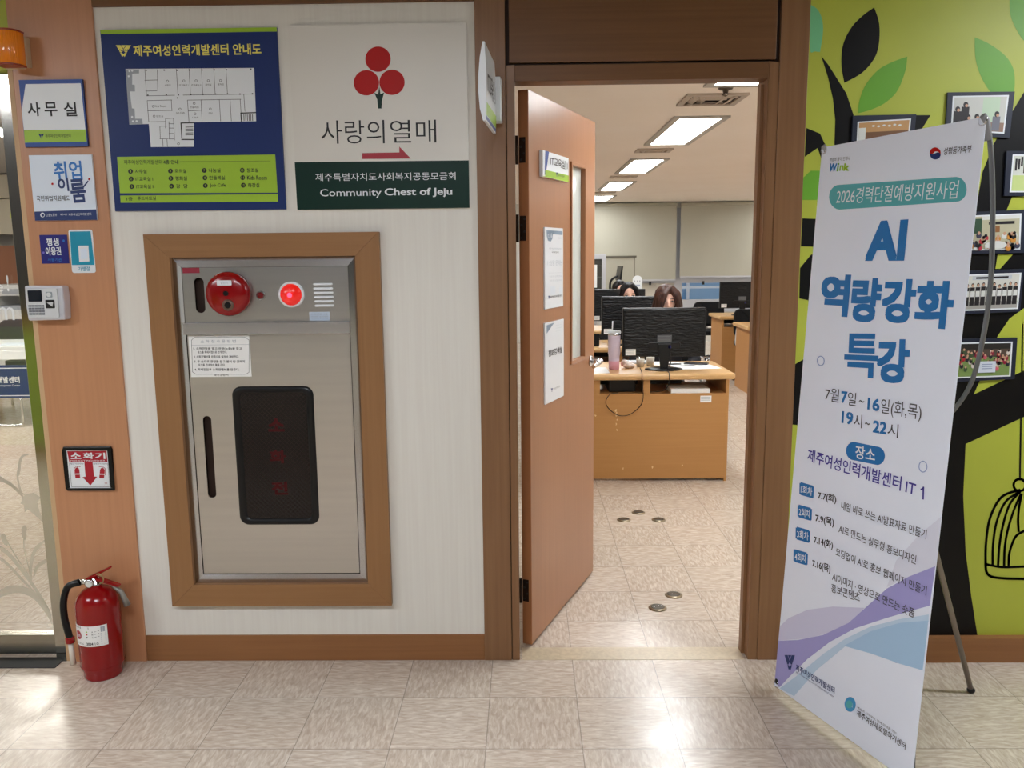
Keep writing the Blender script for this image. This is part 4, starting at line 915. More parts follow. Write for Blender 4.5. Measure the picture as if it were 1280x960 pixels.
wlogo(s, *C((78, 606))[0], *C((111, 654))[0], M_let, 5); BT('제주여성인력개발센터', (114, 643), (236, 716), 22, M_let, 'C', .02); BT('Jeju Women Resources Development Center', (114, 658), (233, 735), 8, M_let, 'C')
x, y = C((285, 757))[0]; s.circ(x, y, 7, mat('globe blue', (64, 150, 200), .5), 5, 24, 9.3); s.circ(x-1, y, 4, M_bteal, 6, 16, 5); BT('새일', (277, 752), (294, 760), 14, M_signw, 'C')
BT('여성의 시작부터, 함께 미래를 여는', (308, 766), (432, 846), 9, M_btx, 'C'); BT('제주여성새로일하기센터', (306, 782), (460, 886), 22, M_ink, 'C', .012)
tag(s.build('banner_sheet', bt), 'white sheet printed with blue Korean course lettering')
# stand: hub, four bowed arms, rear legs, corner eyelets
inv = bmx.inverted()
foot = inv @ Vector((1.555, -.245, .012))
hub = Vector((.015, .17, -.02))
M_pole = mat('grey fibre pole', (104, 104, 106), .4); M_cap = mat('grey cap', (150, 150, 154), .4)
for sx, sz in ((1, 1), (-1, 1), (1, -1), (-1, -1)):
    cx, cz = .291*sx, .9135*sz
    a = MB(); a.lathe([(.011, -.0025), (.014, 0), (.011, .002), (.007, 0)], (cx, -.001, cz), M_chrome, 'y', 24, cap=False); a.build('eyelet', bt)
    a = MB()
    if (sx, sz) == (1, 1): pts = [(cx+.004, .012, cz-.005), (cx+.014, .028, cz-.1), (cx+.018, .05, cz-.24), (cx+.01, .08, cz-.42), (cx-.02, .11, cz-.58), (cx-.075, .14, cz-.72), (.09, .17, .05), tuple(hub)]
    else: pts = [(cx, .012, cz), (cx*.9, .03, cz*.88), (cx*.74, .06, cz*.7), (cx*.5, .1, cz*.46), (cx*.25, .14, cz*.2), tuple(hub)]
    a.tube(pts, .0065, M_pole, 10, True); ar = a.build('arm', bt)
    a = MB()
    if sz > 0: a.tube([(cx+.002, -.006, cz+.012), (cx+.003, .006, cz+.002), (cx+.006, .016, cz-.05)], [.008, .0095], M_cap, 12)
    else: a.ball((cx, .014, cz+.01), (.016, .02, .016), M_rubber)
    a.build('end_cap', ar)
a = MB(); a.lathe([(.03, -.02), (.03, .02)], tuple(hub), M_blackp, 'y', 20); a.build('hub', bt, bevel=.004)
foot2 = Vector((-.2, foot.y-.04, foot.z))
a = MB(); a.tube([tuple(hub), tuple(foot)], .009, mat('tin leg', (140, 130, 122), .35, .7), 12); lg = a.build('rear_leg', bt); a = MB(); a.ball(tuple(foot), (.014, .014, .012), M_rubber); a.build('foot', lg)

# ================================================================ PHOTOGRAPHS ON THE MURAL
M_mount = mat('photo mount navy', (26, 32, 52), .45)
def pic(kind, label, quad, inner, seed):
    """quad, inner: picture corners on the wall plane (TL,TR,BR,BL)"""
    P = [wp(*p, -.0) for p in quad]; x0 = (P[0].x+P[3].x)/2; x1 = (P[1].x+P[2].x)/2; z1 = (P[0].z+P[1].z)/2; z0 = (P[2].z+P[3].z)/2
    cx, cz = (x0+x1)/2, (z0+z1)/2
    t = thing('mounted_photo', label, 'photo', (cx, -.0008, cz), group='photos pinned on the mural')
    def loc(p): v = wp(*p, 0); return (v.x-cx, v.z-cz)
    a = MB(); a.prism([loc(p) for p in quad], -.008, 0, M_mount); a.build('mount', t)
    I = [loc(p) for p in inner]; s = Sheet(None, 1, 1, .0082, .0003); R_ = random.Random(seed)
    s.poly(I, M_signw, 1)
    def uv(u, v):
        a_, b_ = Vector(I[3]).lerp(Vector(I[2]), u), Vector(I[0]).lerp(Vector(I[1]), u); p = a_.lerp(b_, v); return (p.x, p.y)
    def R(u0, v0, u1, v1, mm, L): s.poly([uv(u0, v0), uv(u1, v0), uv(u1, v1), uv(u0, v1)], mm, L)
    def blob(u, v, ru, rv, mm, L): s.poly([uv(u+ru*math.cos(2*PI*k/10), v+rv*math.sin(2*PI*k/10)) for k in range(10)], mm, L)
    mm = lambda n, c: mat('print '+n, c, .4)
    u0, v0, u1, v1 = .03, .04, .97, .96
    skin, dark, white = mm('skin', (206, 160, 132)), mm('dark', (36, 32, 36)), mm('white', (226, 226, 222))
    if kind == 'hall':
        R(u0, v0, u1, v1, mm('brown room', (120, 84, 58)), 2); R(u0, .66, u1, v1, mm('warm ceiling', (196, 150, 100)), 3); R(u0, v0, .16, .8, white, 4)
        for k in range(6): blob(.3+.1*k, .84-.02*(k % 2), .03, .03, white, 4)
        R(.25, .1, .95, .45, mm('dark brown', (84, 52, 40)), 3)
    elif kind == 'lesson':
        R(u0, v0, u1, v1, mm('pale room', (206, 206, 200)), 2); R(.55, .3, .86, .95, mm('pale green board', (196, 216, 190)), 3); R(u0, v0, u1, .28, mm('table', (150, 120, 104)), 3)
        for u, v, h in ((.1, .62, .4), (.24, .75, .5), (.3, .4, .4), (.46, .42, .4), (.6, .4, .36), (.82, .5, .44)):
            R(u-.07, max(v0, v-h), u+.07, v-.06, R_.choice([dark, white, mm('grey shirt', (120, 120, 130))]), 4); blob(u, v, .045, .08, dark, 5); blob(u+.015, v-.03, .028, .045, skin, 6)
    elif kind == 'leaf':
        R(u0, v0, u1, v1, mm('pale leaf', (200, 216, 140)), 2); R(u0, .45, u1, v1, mm('pale sky', (214, 216, 206)), 3)
        for k in range(16): R(.06+.055*k, .5+.3*R_.random(), .1+.055*k, .94-.1*R_.random(), dark, 4)
    elif kind == 'meeting':
        R(u0, v0, u1, v1, mm('hall wall', (196, 190, 160)), 2); R(u0, .48, .3, .9, mm('green curtain', (56, 84, 64)), 3); R(.3, .86, u1, v1, white, 3); R(.42, .72, .88, .8, dark, 4); R(.5, .5, .62, .68, mm('wood', (150, 100, 60)), 4)
        for k in range(34):
            u, v = R_.uniform(.06, .94), R_.uniform(.1, .52)
            blob(u, v-.07, .05, .08, mm('c%d' % (k % 5), [(190, 60, 70), (226, 226, 222), (70, 70, 90), (206, 140, 60), (120, 30, 40)][k % 5]), 4+int((1-v)*8)); blob(u, v, .026, .05, skin if k % 2 else dark, 5+int((1-v)*8))
        blob(.55, .14, .2, .12, white, 14)
    elif kind == 'group':
        R(u0, v0, u1, v1, mm('white wall', (216, 214, 206)), 2); R(u0, v0, u1, .24, mm('grey floor', (170, 166, 160)), 3); R(.16, .84, .84, .95, mm('banner strip', (196, 200, 206)), 3); R(.22, .87, .78, .92, dark, 4)
        for k in range(10):
            u = .08+.093*k; v = .66+R_.uniform(-.03, .04)
            R(u-.04, .14, u+.04, v-.04, dark, 4); blob(u, v+.02, .025, .055, dark, 5); blob(u, v+.005, .02, .042, skin, 6); R(u-.034, .38, u+.034, .54, white, 6)
    else:
        R(u0, v0, u1, v1, mm('lawn', (126, 150, 84)), 2); R(u0, .8, u1, v1, mm('roof dark', (40, 36, 34)), 3); R(u0, .58, u1, .8, mm('shade', (84, 70, 60)), 3)
        for k in range(60):
            u, v = R_.uniform(.05, .95), R_.uniform(.3, .8)
            blob(u, v-.06, .032, .07, mm('d%d' % (k % 6), [(176, 40, 50), (206, 90, 110), (40, 40, 50), (220, 210, 200), (150, 30, 60), (70, 90, 60)][k % 6]), 4+int((1-v)*8)); blob(u, v, .018, .035, skin if k % 3 else dark, 5+int((1-v)*8))
        R(.42, .14, .72, .46, mm('white card', (214, 220, 232)), 14)
        for z in (.36, .3, .24): R(.48, z, .66, z+.025, mm('card line', (150, 160, 190)), 15)
    s.build('print', t)
def Q(f, *p): return (A if f == 'A' else B)(*p)
pic('hall', 'photo of a brown hall partly behind the banner top, leftmost on the mural', Q('A', (345, 435), (582, 430), (566, 590), (338, 600)), Q('A', (362, 458), (562, 446), (550, 570), (356, 580)), 1)
pic('lesson', 'photo of a lesson in a pale room, behind the banner hook, topmost on the right', Q('A', (700, 348), (950, 345), (930, 518), (690, 505)), Q('A', (718, 362), (928, 358), (910, 503), (710, 490)), 2)
pic('leaf', 'photo with green lower half at the right picture edge, below the lesson photo', Q('A', (920, 567), (1150, 567), (1146, 738), (910, 735)), Q('A', (942, 580), (1134, 580), (1130, 722), (930, 722)), 3)
pic('meeting', 'photo of a seated crowd in a meeting hall, third down on the right', Q('A', (750, 797), (992, 786), (986, 948), (745, 952)), Q('A', (765, 810), (975, 800), (970, 936), (760, 940)), 4)
pic('group', 'photo of a dark-suited group holding white papers, above the lawn photo', Q('B', (745, 117), (985, 108), (970, 268), (735, 278)), Q('B', (758, 130), (975, 122), (962, 258), (748, 266)), 5)
pic('lawn', 'photo of a large crowd on a lawn, lowest of the photos', Q('B', (712, 372), (960, 365), (950, 520), (704, 532)), Q('B', (726, 384), (942, 380), (934, 510), (718, 518)), 6)

# ================================================================ CLASSROOM FURNITURE
def desk(x0, x1, y0, label, open_slots=True, depth=.64, chips=()):
    """computer desk seen from its closed side (y0 = front of the modesty panel); users sit on the far side"""
    W = x1-x0; t = thing('computer_desk', label, 'desk', ((x0+x1)/2, y0, 0), group='wooden computer desks')
    h = W/2
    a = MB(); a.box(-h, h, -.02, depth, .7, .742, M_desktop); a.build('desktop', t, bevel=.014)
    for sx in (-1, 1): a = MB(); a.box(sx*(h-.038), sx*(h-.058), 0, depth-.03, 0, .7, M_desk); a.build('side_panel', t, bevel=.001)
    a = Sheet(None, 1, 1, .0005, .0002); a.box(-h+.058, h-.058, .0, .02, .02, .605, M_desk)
    R_ = random.Random(3)                          # chipped laminate marks
    for x, z in chips: a.poly([(x+R_.uniform(.002, .008)*math.cos(2*PI*k/6), z+R_.uniform(.003, .014)*math.sin(2*PI*k/6)) for k in range(6)], mat('chipboard', (226, 196, 150), .8), 1)
    a.build('front_panel', t)
    a = MB(); a.box(-h+.058, h-.058, .02, depth-.1, .585, .603, M_desk); a.build('shelf', t)
    a = MB(); a.box(-h+.06, h-.3, .3, .32, .625, .7, M_black); a.build('tray_front', t)
    for x in (h*.12, -h*.42) if open_slots else ():
        a = MB(); a.box(x-.045, x, .01, depth-.2, .603, .7, M_desk); a.build('divider', t)
    return t
d1 = desk(.12, 1.40, 2.5, 'wooden computer desk nearest the doorway, with scuffed front panel', chips=((-.36, .56), (-.365, .545), (-.33, .47), (-.29, .46), (-.345, .42), (-.36, .33), (-.15, .5), (-.147, .48), (-.15, .46), (-.144, .43), (-.15, .4), (-.145, .36), (-.155, .49), (-.31, .1), (-.1, .09), (.1, .1), (.3, .11)))
a = MB(); a.box(-.58, -.26, .002, .014, .605, .7, M_desk); a.build('end_filler', d1)
s = Sheet(None, 1, 1, .0006, .0002); s.box(.412, .486, -.0006, 0, .545, .59, M_paper)
for z in (.58, .57, .56): s.line([(.418, z), (.478, z)], .003, M_grey, 2)
tag(s.build('asset_sticker', d1), 'white asset sticker')
desk(.25, 1.30, 4.08, 'wooden computer desk of the second row, behind the nearest desk')
desk(.3, 1.34, 5.68, 'wooden computer desk of the third row back')
desk(2.45, 3.6, 7.45, 'wooden computer desk on the right carrying a lone monitor')
desk(2.40, 3.55, 5.95, 'wooden computer desk at the right jamb, seen only as an edge')

def monitor_mesh(t, wd=.57, ht=.335, z0=.09):
    a = MB(); a.prism(rrect(-wd/2, wd/2, z0, z0+ht, .006), -.004, .03, M_blackp); hs = a.build('housing', t, bevel=.004)
    a = MB(); a.prism(rrect(-wd/2+.008, wd/2-.008, z0+.008, z0+ht-.008, .006), -.012, -.004, M_blk); a.build('back_cover', t, bevel=.003)
    a = MB(); a.box(-wd/2+.012, wd/2-.012, .03, .0312, z0+.016, z0+ht-.012, mat('lit screen', (170, 190, 220), .3, emit=.6)); a.build('screen', t)
    a = MB(); a.prism(rrect(-.11, .11, z0+.055, z0+.1, .012), -.02, -.011, M_blackp); a.prism([(-.045, z0+.09), (.045, z0+.09), (.026, .008), (-.026, .008)], -.03, -.012, M_blackp); a.build('neck', t, bevel=.003)
    a = MB(); a.lathe([(.13, 0), (.13, .006), (.1, .011), (0, .012)], (0, 0, 0), M_blackp, n=36)
    a.v = [(x, y*.72, z) for x, y, z in a.v]; a.build('base', t)
    s = Sheet(None, 1, 1, .0125, .0003); s.rect(-.048, z0+.1, .05, z0+.15, mat('rating plate', (92, 94, 98), .4), 1)
    for z in (.14, .13, .12, .11): s.line([(-.042, z0+z), (.04, z0+z)], .002, mat('rating print', (140, 142, 146), .5), 2)
    tag(s.build('rating_plate', t), 'grey rating plate'); s = Sheet(None, 1, 1, .0125, .0003); s.rect(-.055, z0+.246, .055, z0+.262, M_black, 1); s.build('vent_slot', t)
    s = Sheet(None, 1, 1, .0125, .0003); s.rect(-wd/2+.02, z0+.012, -wd/2+.09, z0+.054, M_paper, 1)
    for z in (.044, .034, .024): s.line([(-wd/2+.026, z0+z), (-wd/2+.08, z0+z)], .003, M_grey, 2)
    tag(s.build('asset_sticker', t), 'white asset sticker')
    a = MB(); a.box(-.006+.03, .03+.014, -.03, -.018, z0+.06, z0+.08, mat('blue plug', (50, 50, 150), .4)); a.tube([(.034, -.026, z0+.06), (.045, -.03, .06), (.03, -.03, .02), (.012, -.07, .008)], .003, M_blackp, 8, True); a.build('video_plug', t)
mon = thing('monitor', 'black monitor on the nearest desk, its glossy back facing the doorway', 'monitor', (.956, 2.70, .742), group='black computer monitors'); monitor_mesh(mon)
def mon_at(x, y, label, rz=0): return dup(mon, (x, y, .742), rz, label)
mon_at(.955, 4.25, 'black monitor of the second row, half hidden behind the nearest monitor')
mon_at(.985, 5.78, 'black monitor of the third row, its top edge below the farthest head')
mon_at(2.77, 7.62, 'black monitor alone on the right hand desk below the blue window')

# office chairs
def office_chair(name, label, loc, rz):
    t = thing(name, label, 'chair', loc, rz, group='black office chairs')
    a = MB(); a.prism(rrect(-.24, .24, -.23, .23, .07), .42, .48, mat('black mesh', (16, 16, 18), .75, spec=.25), 'z'); a.build('seat', t, bevel=.015)
    a = MB(); pr = rrect(-.22, .22, .51, .85, .08); n = len(pr)
    a.add([(x, .22+.05*(1-(x/.22)**2)+.06*(z-.54)-.02, z) for x, z in pr]+[(x, .22+.05*(1-(x/.22)**2)+.06*(z-.54)+.02, z) for x, z in pr], [tuple(range(n)), tuple(range(2*n-1, n-1, -1))]+[(i, i+n, (i+1) % n+n, (i+1) % n) for i in range(n)], MATS['black mesh']); a.build('backrest', t, bevel=.006)
    a = MB(); a.tube([(0, .05, .42), (0, .26, .43), (0, .3, .6), (0, .3, .7)], .018, M_frost, 10, True); a.build('back_support', t)
    for sx in (-1, 1):
        a = MB(); a.tube([(sx*.2, .02, .43), (sx*.27, .02, .45), (sx*.275, .0, .6), (sx*.275, -.02, .66)], .014, M_frost, 10, True); a.box(sx*.245, sx*.305, -.12, .1, .66, .685, M_blackp); a.build('armrest', t)
    a = MB(); a.lathe([(.03, .09), (.028, .3), (.018, .3), (.018, .42)], (0, 0, 0), M_chrome, n=16); a.build('column', t)
    for k in range(5):
        an = 2*PI*k/5+.3; c, s_ = math.cos(an), math.sin(an)
        a = MB(); a.tube([(.02*c, .02*s_, .11), (.28*c, .28*s_, .065)], [.022, .014], M_steelb, 10); lg = a.build('leg', t)
        a = MB(); a.lathe([(.027, -.018), (.027, .018)], (.28*c, .28*s_, .028), M_rubber, 'y', 14); a.tube([(.28*c, .28*s_, .028), (.28*c, .28*s_, .066)], .008, M_blackp, 8); a.build('castor', lg)
    return t
ch = office_chair('office_chair', 'black office chair with pale frame at the right edge of the doorway view', (2.80, 6.92, 0), .15)
dup(ch, (2.62, 8.5, 0), .1, 'black office chair behind the right hand desk, only its back top showing')
ch2 = dup(ch, (1.10, 3.42, 0), 0, 'office chair of the woman at the nearest desk')
dup(ch, (.99, 4.98, 0), 0, 'office chair of the dark-haired person in the second row')
dup(ch, (1.08, 6.6, 0), 0, 'office chair of the farthest person')

# things on the nearest desk
TZ = .742
t = thing('tumbler', 'pale pink tumbler with handle lid and straw on the nearest desk', 'tumbler', (.617, 2.73, TZ))
M_pk = mat('pink enamel', (204, 188, 204), .3); M_pk2 = mat('rose band', (214, 152, 168), .3)
a = MB(); a.lathe([(.034, 0), (.037, .004), (.0375, .06)], (0, 0, 0), M_pk2, n=28); a.lathe([(.0375, .06), (.038, .09), (.042, .11), (.043, .235), (.041, .24)], (0, 0, 0), M_pk, n=28); a.build('cup', t)
a = MB(); a.lathe([(.0435, .238), (.0435, .25), (.03, .254), (0, .254)], (0, 0, 0), M_steelb, n=28); a.prism(rrect(-.045, .045, .248, .27, .008), -.008, .008, M_frost); tag(a.build('lid', t), 'silver lid')
a = MB(); a.tube([(-.015, 0, .25), (-.012, 0, .335)], .004, M_frost, 8); a.build('straw', t)
def cup(x, y, h, label):
    t = thing('drink_cup', label, 'cup', (x, y, TZ), group='clear drink cups')
    a = MB(); a.lathe([(.026, 0), (.036, h), (.038, h), (.038, h-.004)], (0, 0, 0), glass('cup plastic', (.9, .9, .9), .12) if 'cup plastic' not in MATS else MATS['cup plastic'], n=24); a.build('cup', t)
    a = MB(); a.lathe([(.0245, .003), (.03, h*.55)], (0, 0, 0), mat('iced drink', (232, 222, 206), .3), n=24); a.build('drink', t)
cup(.815, 2.84, .1, 'clear drink cup left of the monitor foot, nearer the tumbler'); cup(.895, 2.90, .11, 'clear drink cup directly behind the monitor foot')
t = thing('snack_pouch', 'crumpled white and pink pouch lying beside the tumbler', 'pouch', (.722, 2.79, TZ))
a = MB(); a.ball((0, 0, .022), (.05, .045, .023), mottled('crumpled foil', (226, 206, 196), (196, 176, 160), (60, 60, 60), .35, 1.0), 20, 12); a.ball((-.035, .0, .038), (.03, .03, .02), MATS['crumpled foil']); a.ball((.035, -.012, .018), (.03, .028, .017), MATS['crumpled foil']); a.ball((-.05, .005, .03), (.02, .02, .018), mat('pink foil', (224, 170, 184), .4))
R_ = random.Random(5); a.v = [(x*.72+R_.uniform(-.003, .003), y+R_.uniform(-.003, .003), max(.0005, z+R_.uniform(-.003, .003))) for x, y, z in a.v]; a.build('pouch', t)
def flat(name, label, cat, x, y, z, lx, ly, th, mm, rz, grp=None, bev=0):
    a = MB(); a.box(-lx/2, lx/2, -ly/2, ly/2, 0, th, mm); o = a.build(name, loc=(x, y, z), rotz=rz, bevel=bev); return tag(o, label, cat, grp)
flat('paper_sheet', 'white paper sheet lying front right on the nearest desk', 'paper', 1.20, 2.80, TZ, .297, .21, .001, M_paper, .2, 'papers on the nearest desk')
flat('paper_sheet', 'white paper sheet farther back, behind the monitor foot', 'paper', 1.08, 2.98, TZ, .297, .21, .001, M_paper, -.25, 'papers on the nearest desk')
flat('paper_sheet', 'white paper sheet at the door end of the nearest desk', 'paper', .42, 2.68, TZ, .3, .28, .001, M_paper, 0, 'papers on the nearest desk')
t = thing('smartphone', 'dark smartphone lying on the papers at the right of the nearest desk', 'phone', (1.235, 2.96, TZ+.0012), -.35)
a = MB(); a.prism(rrect(-.085, .085, -.04, .04, .01), 0, .009, mat('phone grey', (62, 62, 68), .3), 'z'); a.build('body', t, bevel=.002); a = MB(); a.prism(rrect(-.08, .08, -.036, .036, .008), .009, .0095, M_blackp, 'z'); a.build('screen', t)
t = thing('pen', 'dark pen on the papers behind the monitor foot', 'pen', (1.06, 2.93, TZ+.004), .1)
a = MB(); a.tube([(-.07, 0, .002), (.06, 0, .002)], .0045, M_blackp, 10); a.build('barrel', t); a = MB(); a.tube([(.06, 0, .002), (.075, 0, .002)], [.004, .001], M_frost, 10); a.build('tip', t)
t = thing('keyboard', 'white keyboard before the woman, behind the nearest monitor', 'keyboard', (.98, 3.02, TZ+.0012))
t.location = (.82, 3.04, TZ)
a = MB(); a.box(-.11, .11, -.05, .05, 0, .014, M_frost); a.build('case', t, bevel=.004)
a = MB()
for r in range(4):
    for c in range(10): a.box(-.104+.021*c, -.086+.021*c, -.043+.022*r, -.025+.022*r, .014, .018, M_signw)
a.build('keys', t)
# cables
a = MB(); a.tube([(.80, 2.74, TZ+.004), (.79, 2.6, TZ+.004), (.778, 2.482, TZ-.004), (.775, 2.474, .69), (.785, 2.47, .62), (.775, 2.475, .54), (.7, 2.48, .47), (.62, 2.48, .465), (.55, 2.48, .52), (.54, 2.48, .57), (.57, 2.482, .61), (.62, 2.49, .615)], .0026, M_blackp, 8, True)
tag(a.build('cable', ), 'thin dark cable looping down the front of the nearest desk', 'cable')
a = MB(); a.tube([(.968, 2.63, TZ+.006), (.965, 2.55, TZ+.004), (.958, 2.475, TZ-.006), (.955, 2.474, .68), (.93, 2.5, .63), (.86, 2.52, .615), (.8, 2.54, .613)], .0036, M_blackp, 8, True)
tag(a.build('cable'), 'dark monitor cable running over the desk edge into the shelf', 'cable')
t = thing('computer_case', 'black computer case in the open shelf under the nearest desk', 'computer', (.66, 2.6, .603))
a = MB(); a.box(-.09, .09, 0, .3, 0, .09, M_blackp); a.build('case', t, bevel=.003); a = MB(); a.box(-.08, .08, -.004, 0, .01, .08, M_black); a.build('front', t)
t = thing('paper_stack', 'pale paper stack lying in the shelf under the nearest desk', 'paper', (1.13, 2.62, .603)); a = MB(); a.box(-.15, .11, -.1, .1, 0, .03, M_paper); a.build('sheets', t)

# second row bits, left
t = thing('desk_phone', 'black desk telephone on the second row desk beside the tumbler', 'telephone', (.545, 4.26, TZ))
a = MB(); a.prism([(-.09, 0), (.09, 0), (.09, .05), (-.09, .11)], -.1, .1, M_blackp, 'x'); a.build('body', t, bevel=.004)
a = MB(); a.tube([(-.05, -.085, .09), (-.05, .0, .125), (-.05, .085, .09)], .018, M_blackp, 12, True); a.build('handset', t)
a = MB(); a.box(.0, .08, -.06, .06, .085, .09, M_black); a.build('keypad', t)
M_gl = mat('dark cabinet glass', (58, 56, 50), .2)
t = thing('glass_cabinet', 'tall pale framed cabinet with dark glass left of the heads', 'cabinet', (.92, 9.1, 0))
a = MB(); a.box(-.28, .26, .04, .45, 0, 1.53, M_plain); a.build('body', t)
for nm, b_ in (('frame', [(-.28, -.22, 0, 1.53), (.2, .26, 0, 1.53), (-.22, .2, 1.46, 1.53), (-.22, .2, 0, .8)]),):
    a = MB(); [a.box(x0, x1, 0, .04, z0, z1, M_winframe) for x0, x1, z0, z1 in b_]; a.build(nm, t)
a = MB(); a.box(-.22, .2, .02, .03, .8, 1.46, M_gl); a.build('glass_door', t)
for z in (1.0, 1.2, 1.36): a = MB(); a.box(-.22, .2, .014, .02, z, z+.006, mat('shelf edge', (92, 90, 82), .5)); a.build('shelf', t)
s = Sheet(None, 1, 1, 0, .003); s.rect(.01, 1.05, .13, 1.38, M_paper, 1); s.rect(.05, 1.2, .06, 1.23, M_grey, 2); s.build('posted_paper', t)
t = thing('projection_screen', 'beige rolled-down screen with thin dark edge before the left blind', 'screen', (1.52, 10.6, 0))
a = MB(); a.box(-.2, .27, 0, .008, .25, 1.47, M_blind); a.build('cloth', t); a = MB(); a.box(-.2, .3, -.012, .02, 1.47, 1.5, mat('thin edge', (92, 86, 74), .5)); a.box(.27, .278, -.002, .01, .25, 1.47, MATS['thin edge']); a.build('edge', t)
for x in (-.15, .22):
    a = MB(); a.box(x, x+.03, .0, .03, .0, .26, M_winframe); a.box(x, x+.03, -.2, .2, 0, .03, M_winframe); a.build('foot', t)
t = thing('monitor', 'black monitor seen edge-on above the farthest head', 'monitor', (1.30, 8.9, .742), group=None)
a = MB(); a.prism([(.02, .42), (.055, .62), (.075, .62), (.05, .4)], -.27, .27, M_blackp); a.v = [(x, y, z) for x, y, z in a.v]; a.build('housing', t, bevel=.004)
a = MB(); a.tube([(.03, 0, .48), (-.06, 0, .42), (-.08, 0, .3), (-.04, 0, .02)], .016, M_blackp, 10, True); a.build('arm', t); a = MB(); a.prism(rrect(-.12, .06, -.1, .1, .03), 0, .016, M_blackp, 'z'); a.build('base', t)
desk(1.19, 1.95, 8.65, 'wooden computer desk of the back row under the edge-on monitor', False)
t = thing('notice_stand', 'white round-topped notice stand before the left blind', 'notice stand', (1.62, 9.25, .742))
t.location.y = 8.98
s = Sheet(None, 1, 1, .006, .001); pts = [(-.068, .0), (-.068, .42)]+[(-.068*math.cos(PI*k/12), .42+.06*math.sin(PI*k/12)) for k in range(1, 12)]+[(.068, .42), (.068, .0)]
s.prism(pts, -.006, .002, M_signw)
for x in (-.038, 0, .034): s.rect(x-.007, .392, x+.006, .41, M_grey, 1)
s.rect(-.034, .33, .038, .35, mat('pale print', (170, 180, 205), .5), 1); s.build('card', t)
a = MB(); a.box(-.06, .06, -.04, .05, 0, .012, M_signw); a.build('foot', t)
# floor outlets
M_brass = mat('dull brass', (150, 138, 116), .3, .9)
for x, y, lb in ((.569, 1.677, 'round floor outlet left of the pair before the desk'), (.671, 1.811, 'round floor outlet nearest the desk'), (.769, 1.673, 'round floor outlet right of the group before the desk'), (.666, .602, 'round floor outlet nearer the doorway, right one of two'), (.572, .466, 'round floor outlet closest to the doorway')):
    t = thing('floor_outlet', lb, 'floor outlet', (x, y, 0), group='brass floor outlets')
    a = MB(); a.lathe([(.04, 0), (.039, .004), (.031, .007)], (0, 0, 0), M_brass, n=28); a.build('flange', t)
    a = MB(); a.lathe([(.03, .0065), (.03, .0072), (.028, .008)], (0, 0, 0), mat('outlet lid', (84, 78, 68), .4, .6), n=28); a.box(-.018, .018, -.003, .003, .0078, .0088, M_steelb); a.build('lid', t)

# ================================================================ PEOPLE
def blend(segs, name, mm, parent, vox=.009, it=4):
    """one continuous skin over tapered limbs: segs = [(p, rp, q, rq)], radii may be (x,y,z)"""
    b = bmesh.new()
    for p, rp, q, rq in segs:
        p, q = Vector(p), Vector(q); rp = Vector(rp if isinstance(rp, tuple) else (rp,)*3); rq = Vector(rq if isinstance(rq, tuple) else (rq,)*3)
        n = max(1, int((q-p).length/(.35*max(.006, min(rp[:]+rq[:])))))
        for k in range(n+1):
            f = k/n; c = p.lerp(q, f); r = rp.lerp(rq, f)
            bmesh.ops.create_icosphere(b, subdivisions=2, radius=1, matrix=Matrix.Translation(c) @ Matrix.Diagonal((*r, 1)))
    me = bpy.data.meshes.new(name); b.to_mesh(me); b.free()
    o = bpy.data.objects.new(name, me); COL.objects.link(o)
    md = o.modifiers.new('skin', 'REMESH'); md.mode = 'VOXEL'; md.voxel_size = vox
    bpy.context.view_layer.update()
    me2 = bpy.data.meshes.new_from_object(o.evaluated_get(bpy.context.evaluated_depsgraph_get())); o.modifiers.clear(); o.data = me2
    b = bmesh.new(); b.from_mesh(me2)
    for _ in range(it): bmesh.ops.smooth_vert(b, verts=b.verts, factor=.5, use_axis_x=True, use_axis_y=True, use_axis_z=True)
    for f in b.faces: f.smooth = True
    b.to_mesh(me2); b.free(); me2.materials.clear(); me2.materials.append(mm); o.parent = parent
    return o
M_skin = mat('skin', (226, 178, 156), .5); M_lip = mat('lips', (190, 100, 100), .5); M_eye = mat('eye dark', (30, 22, 20), .25); M_eyew = mat('eye white', (230, 226, 220), .3)
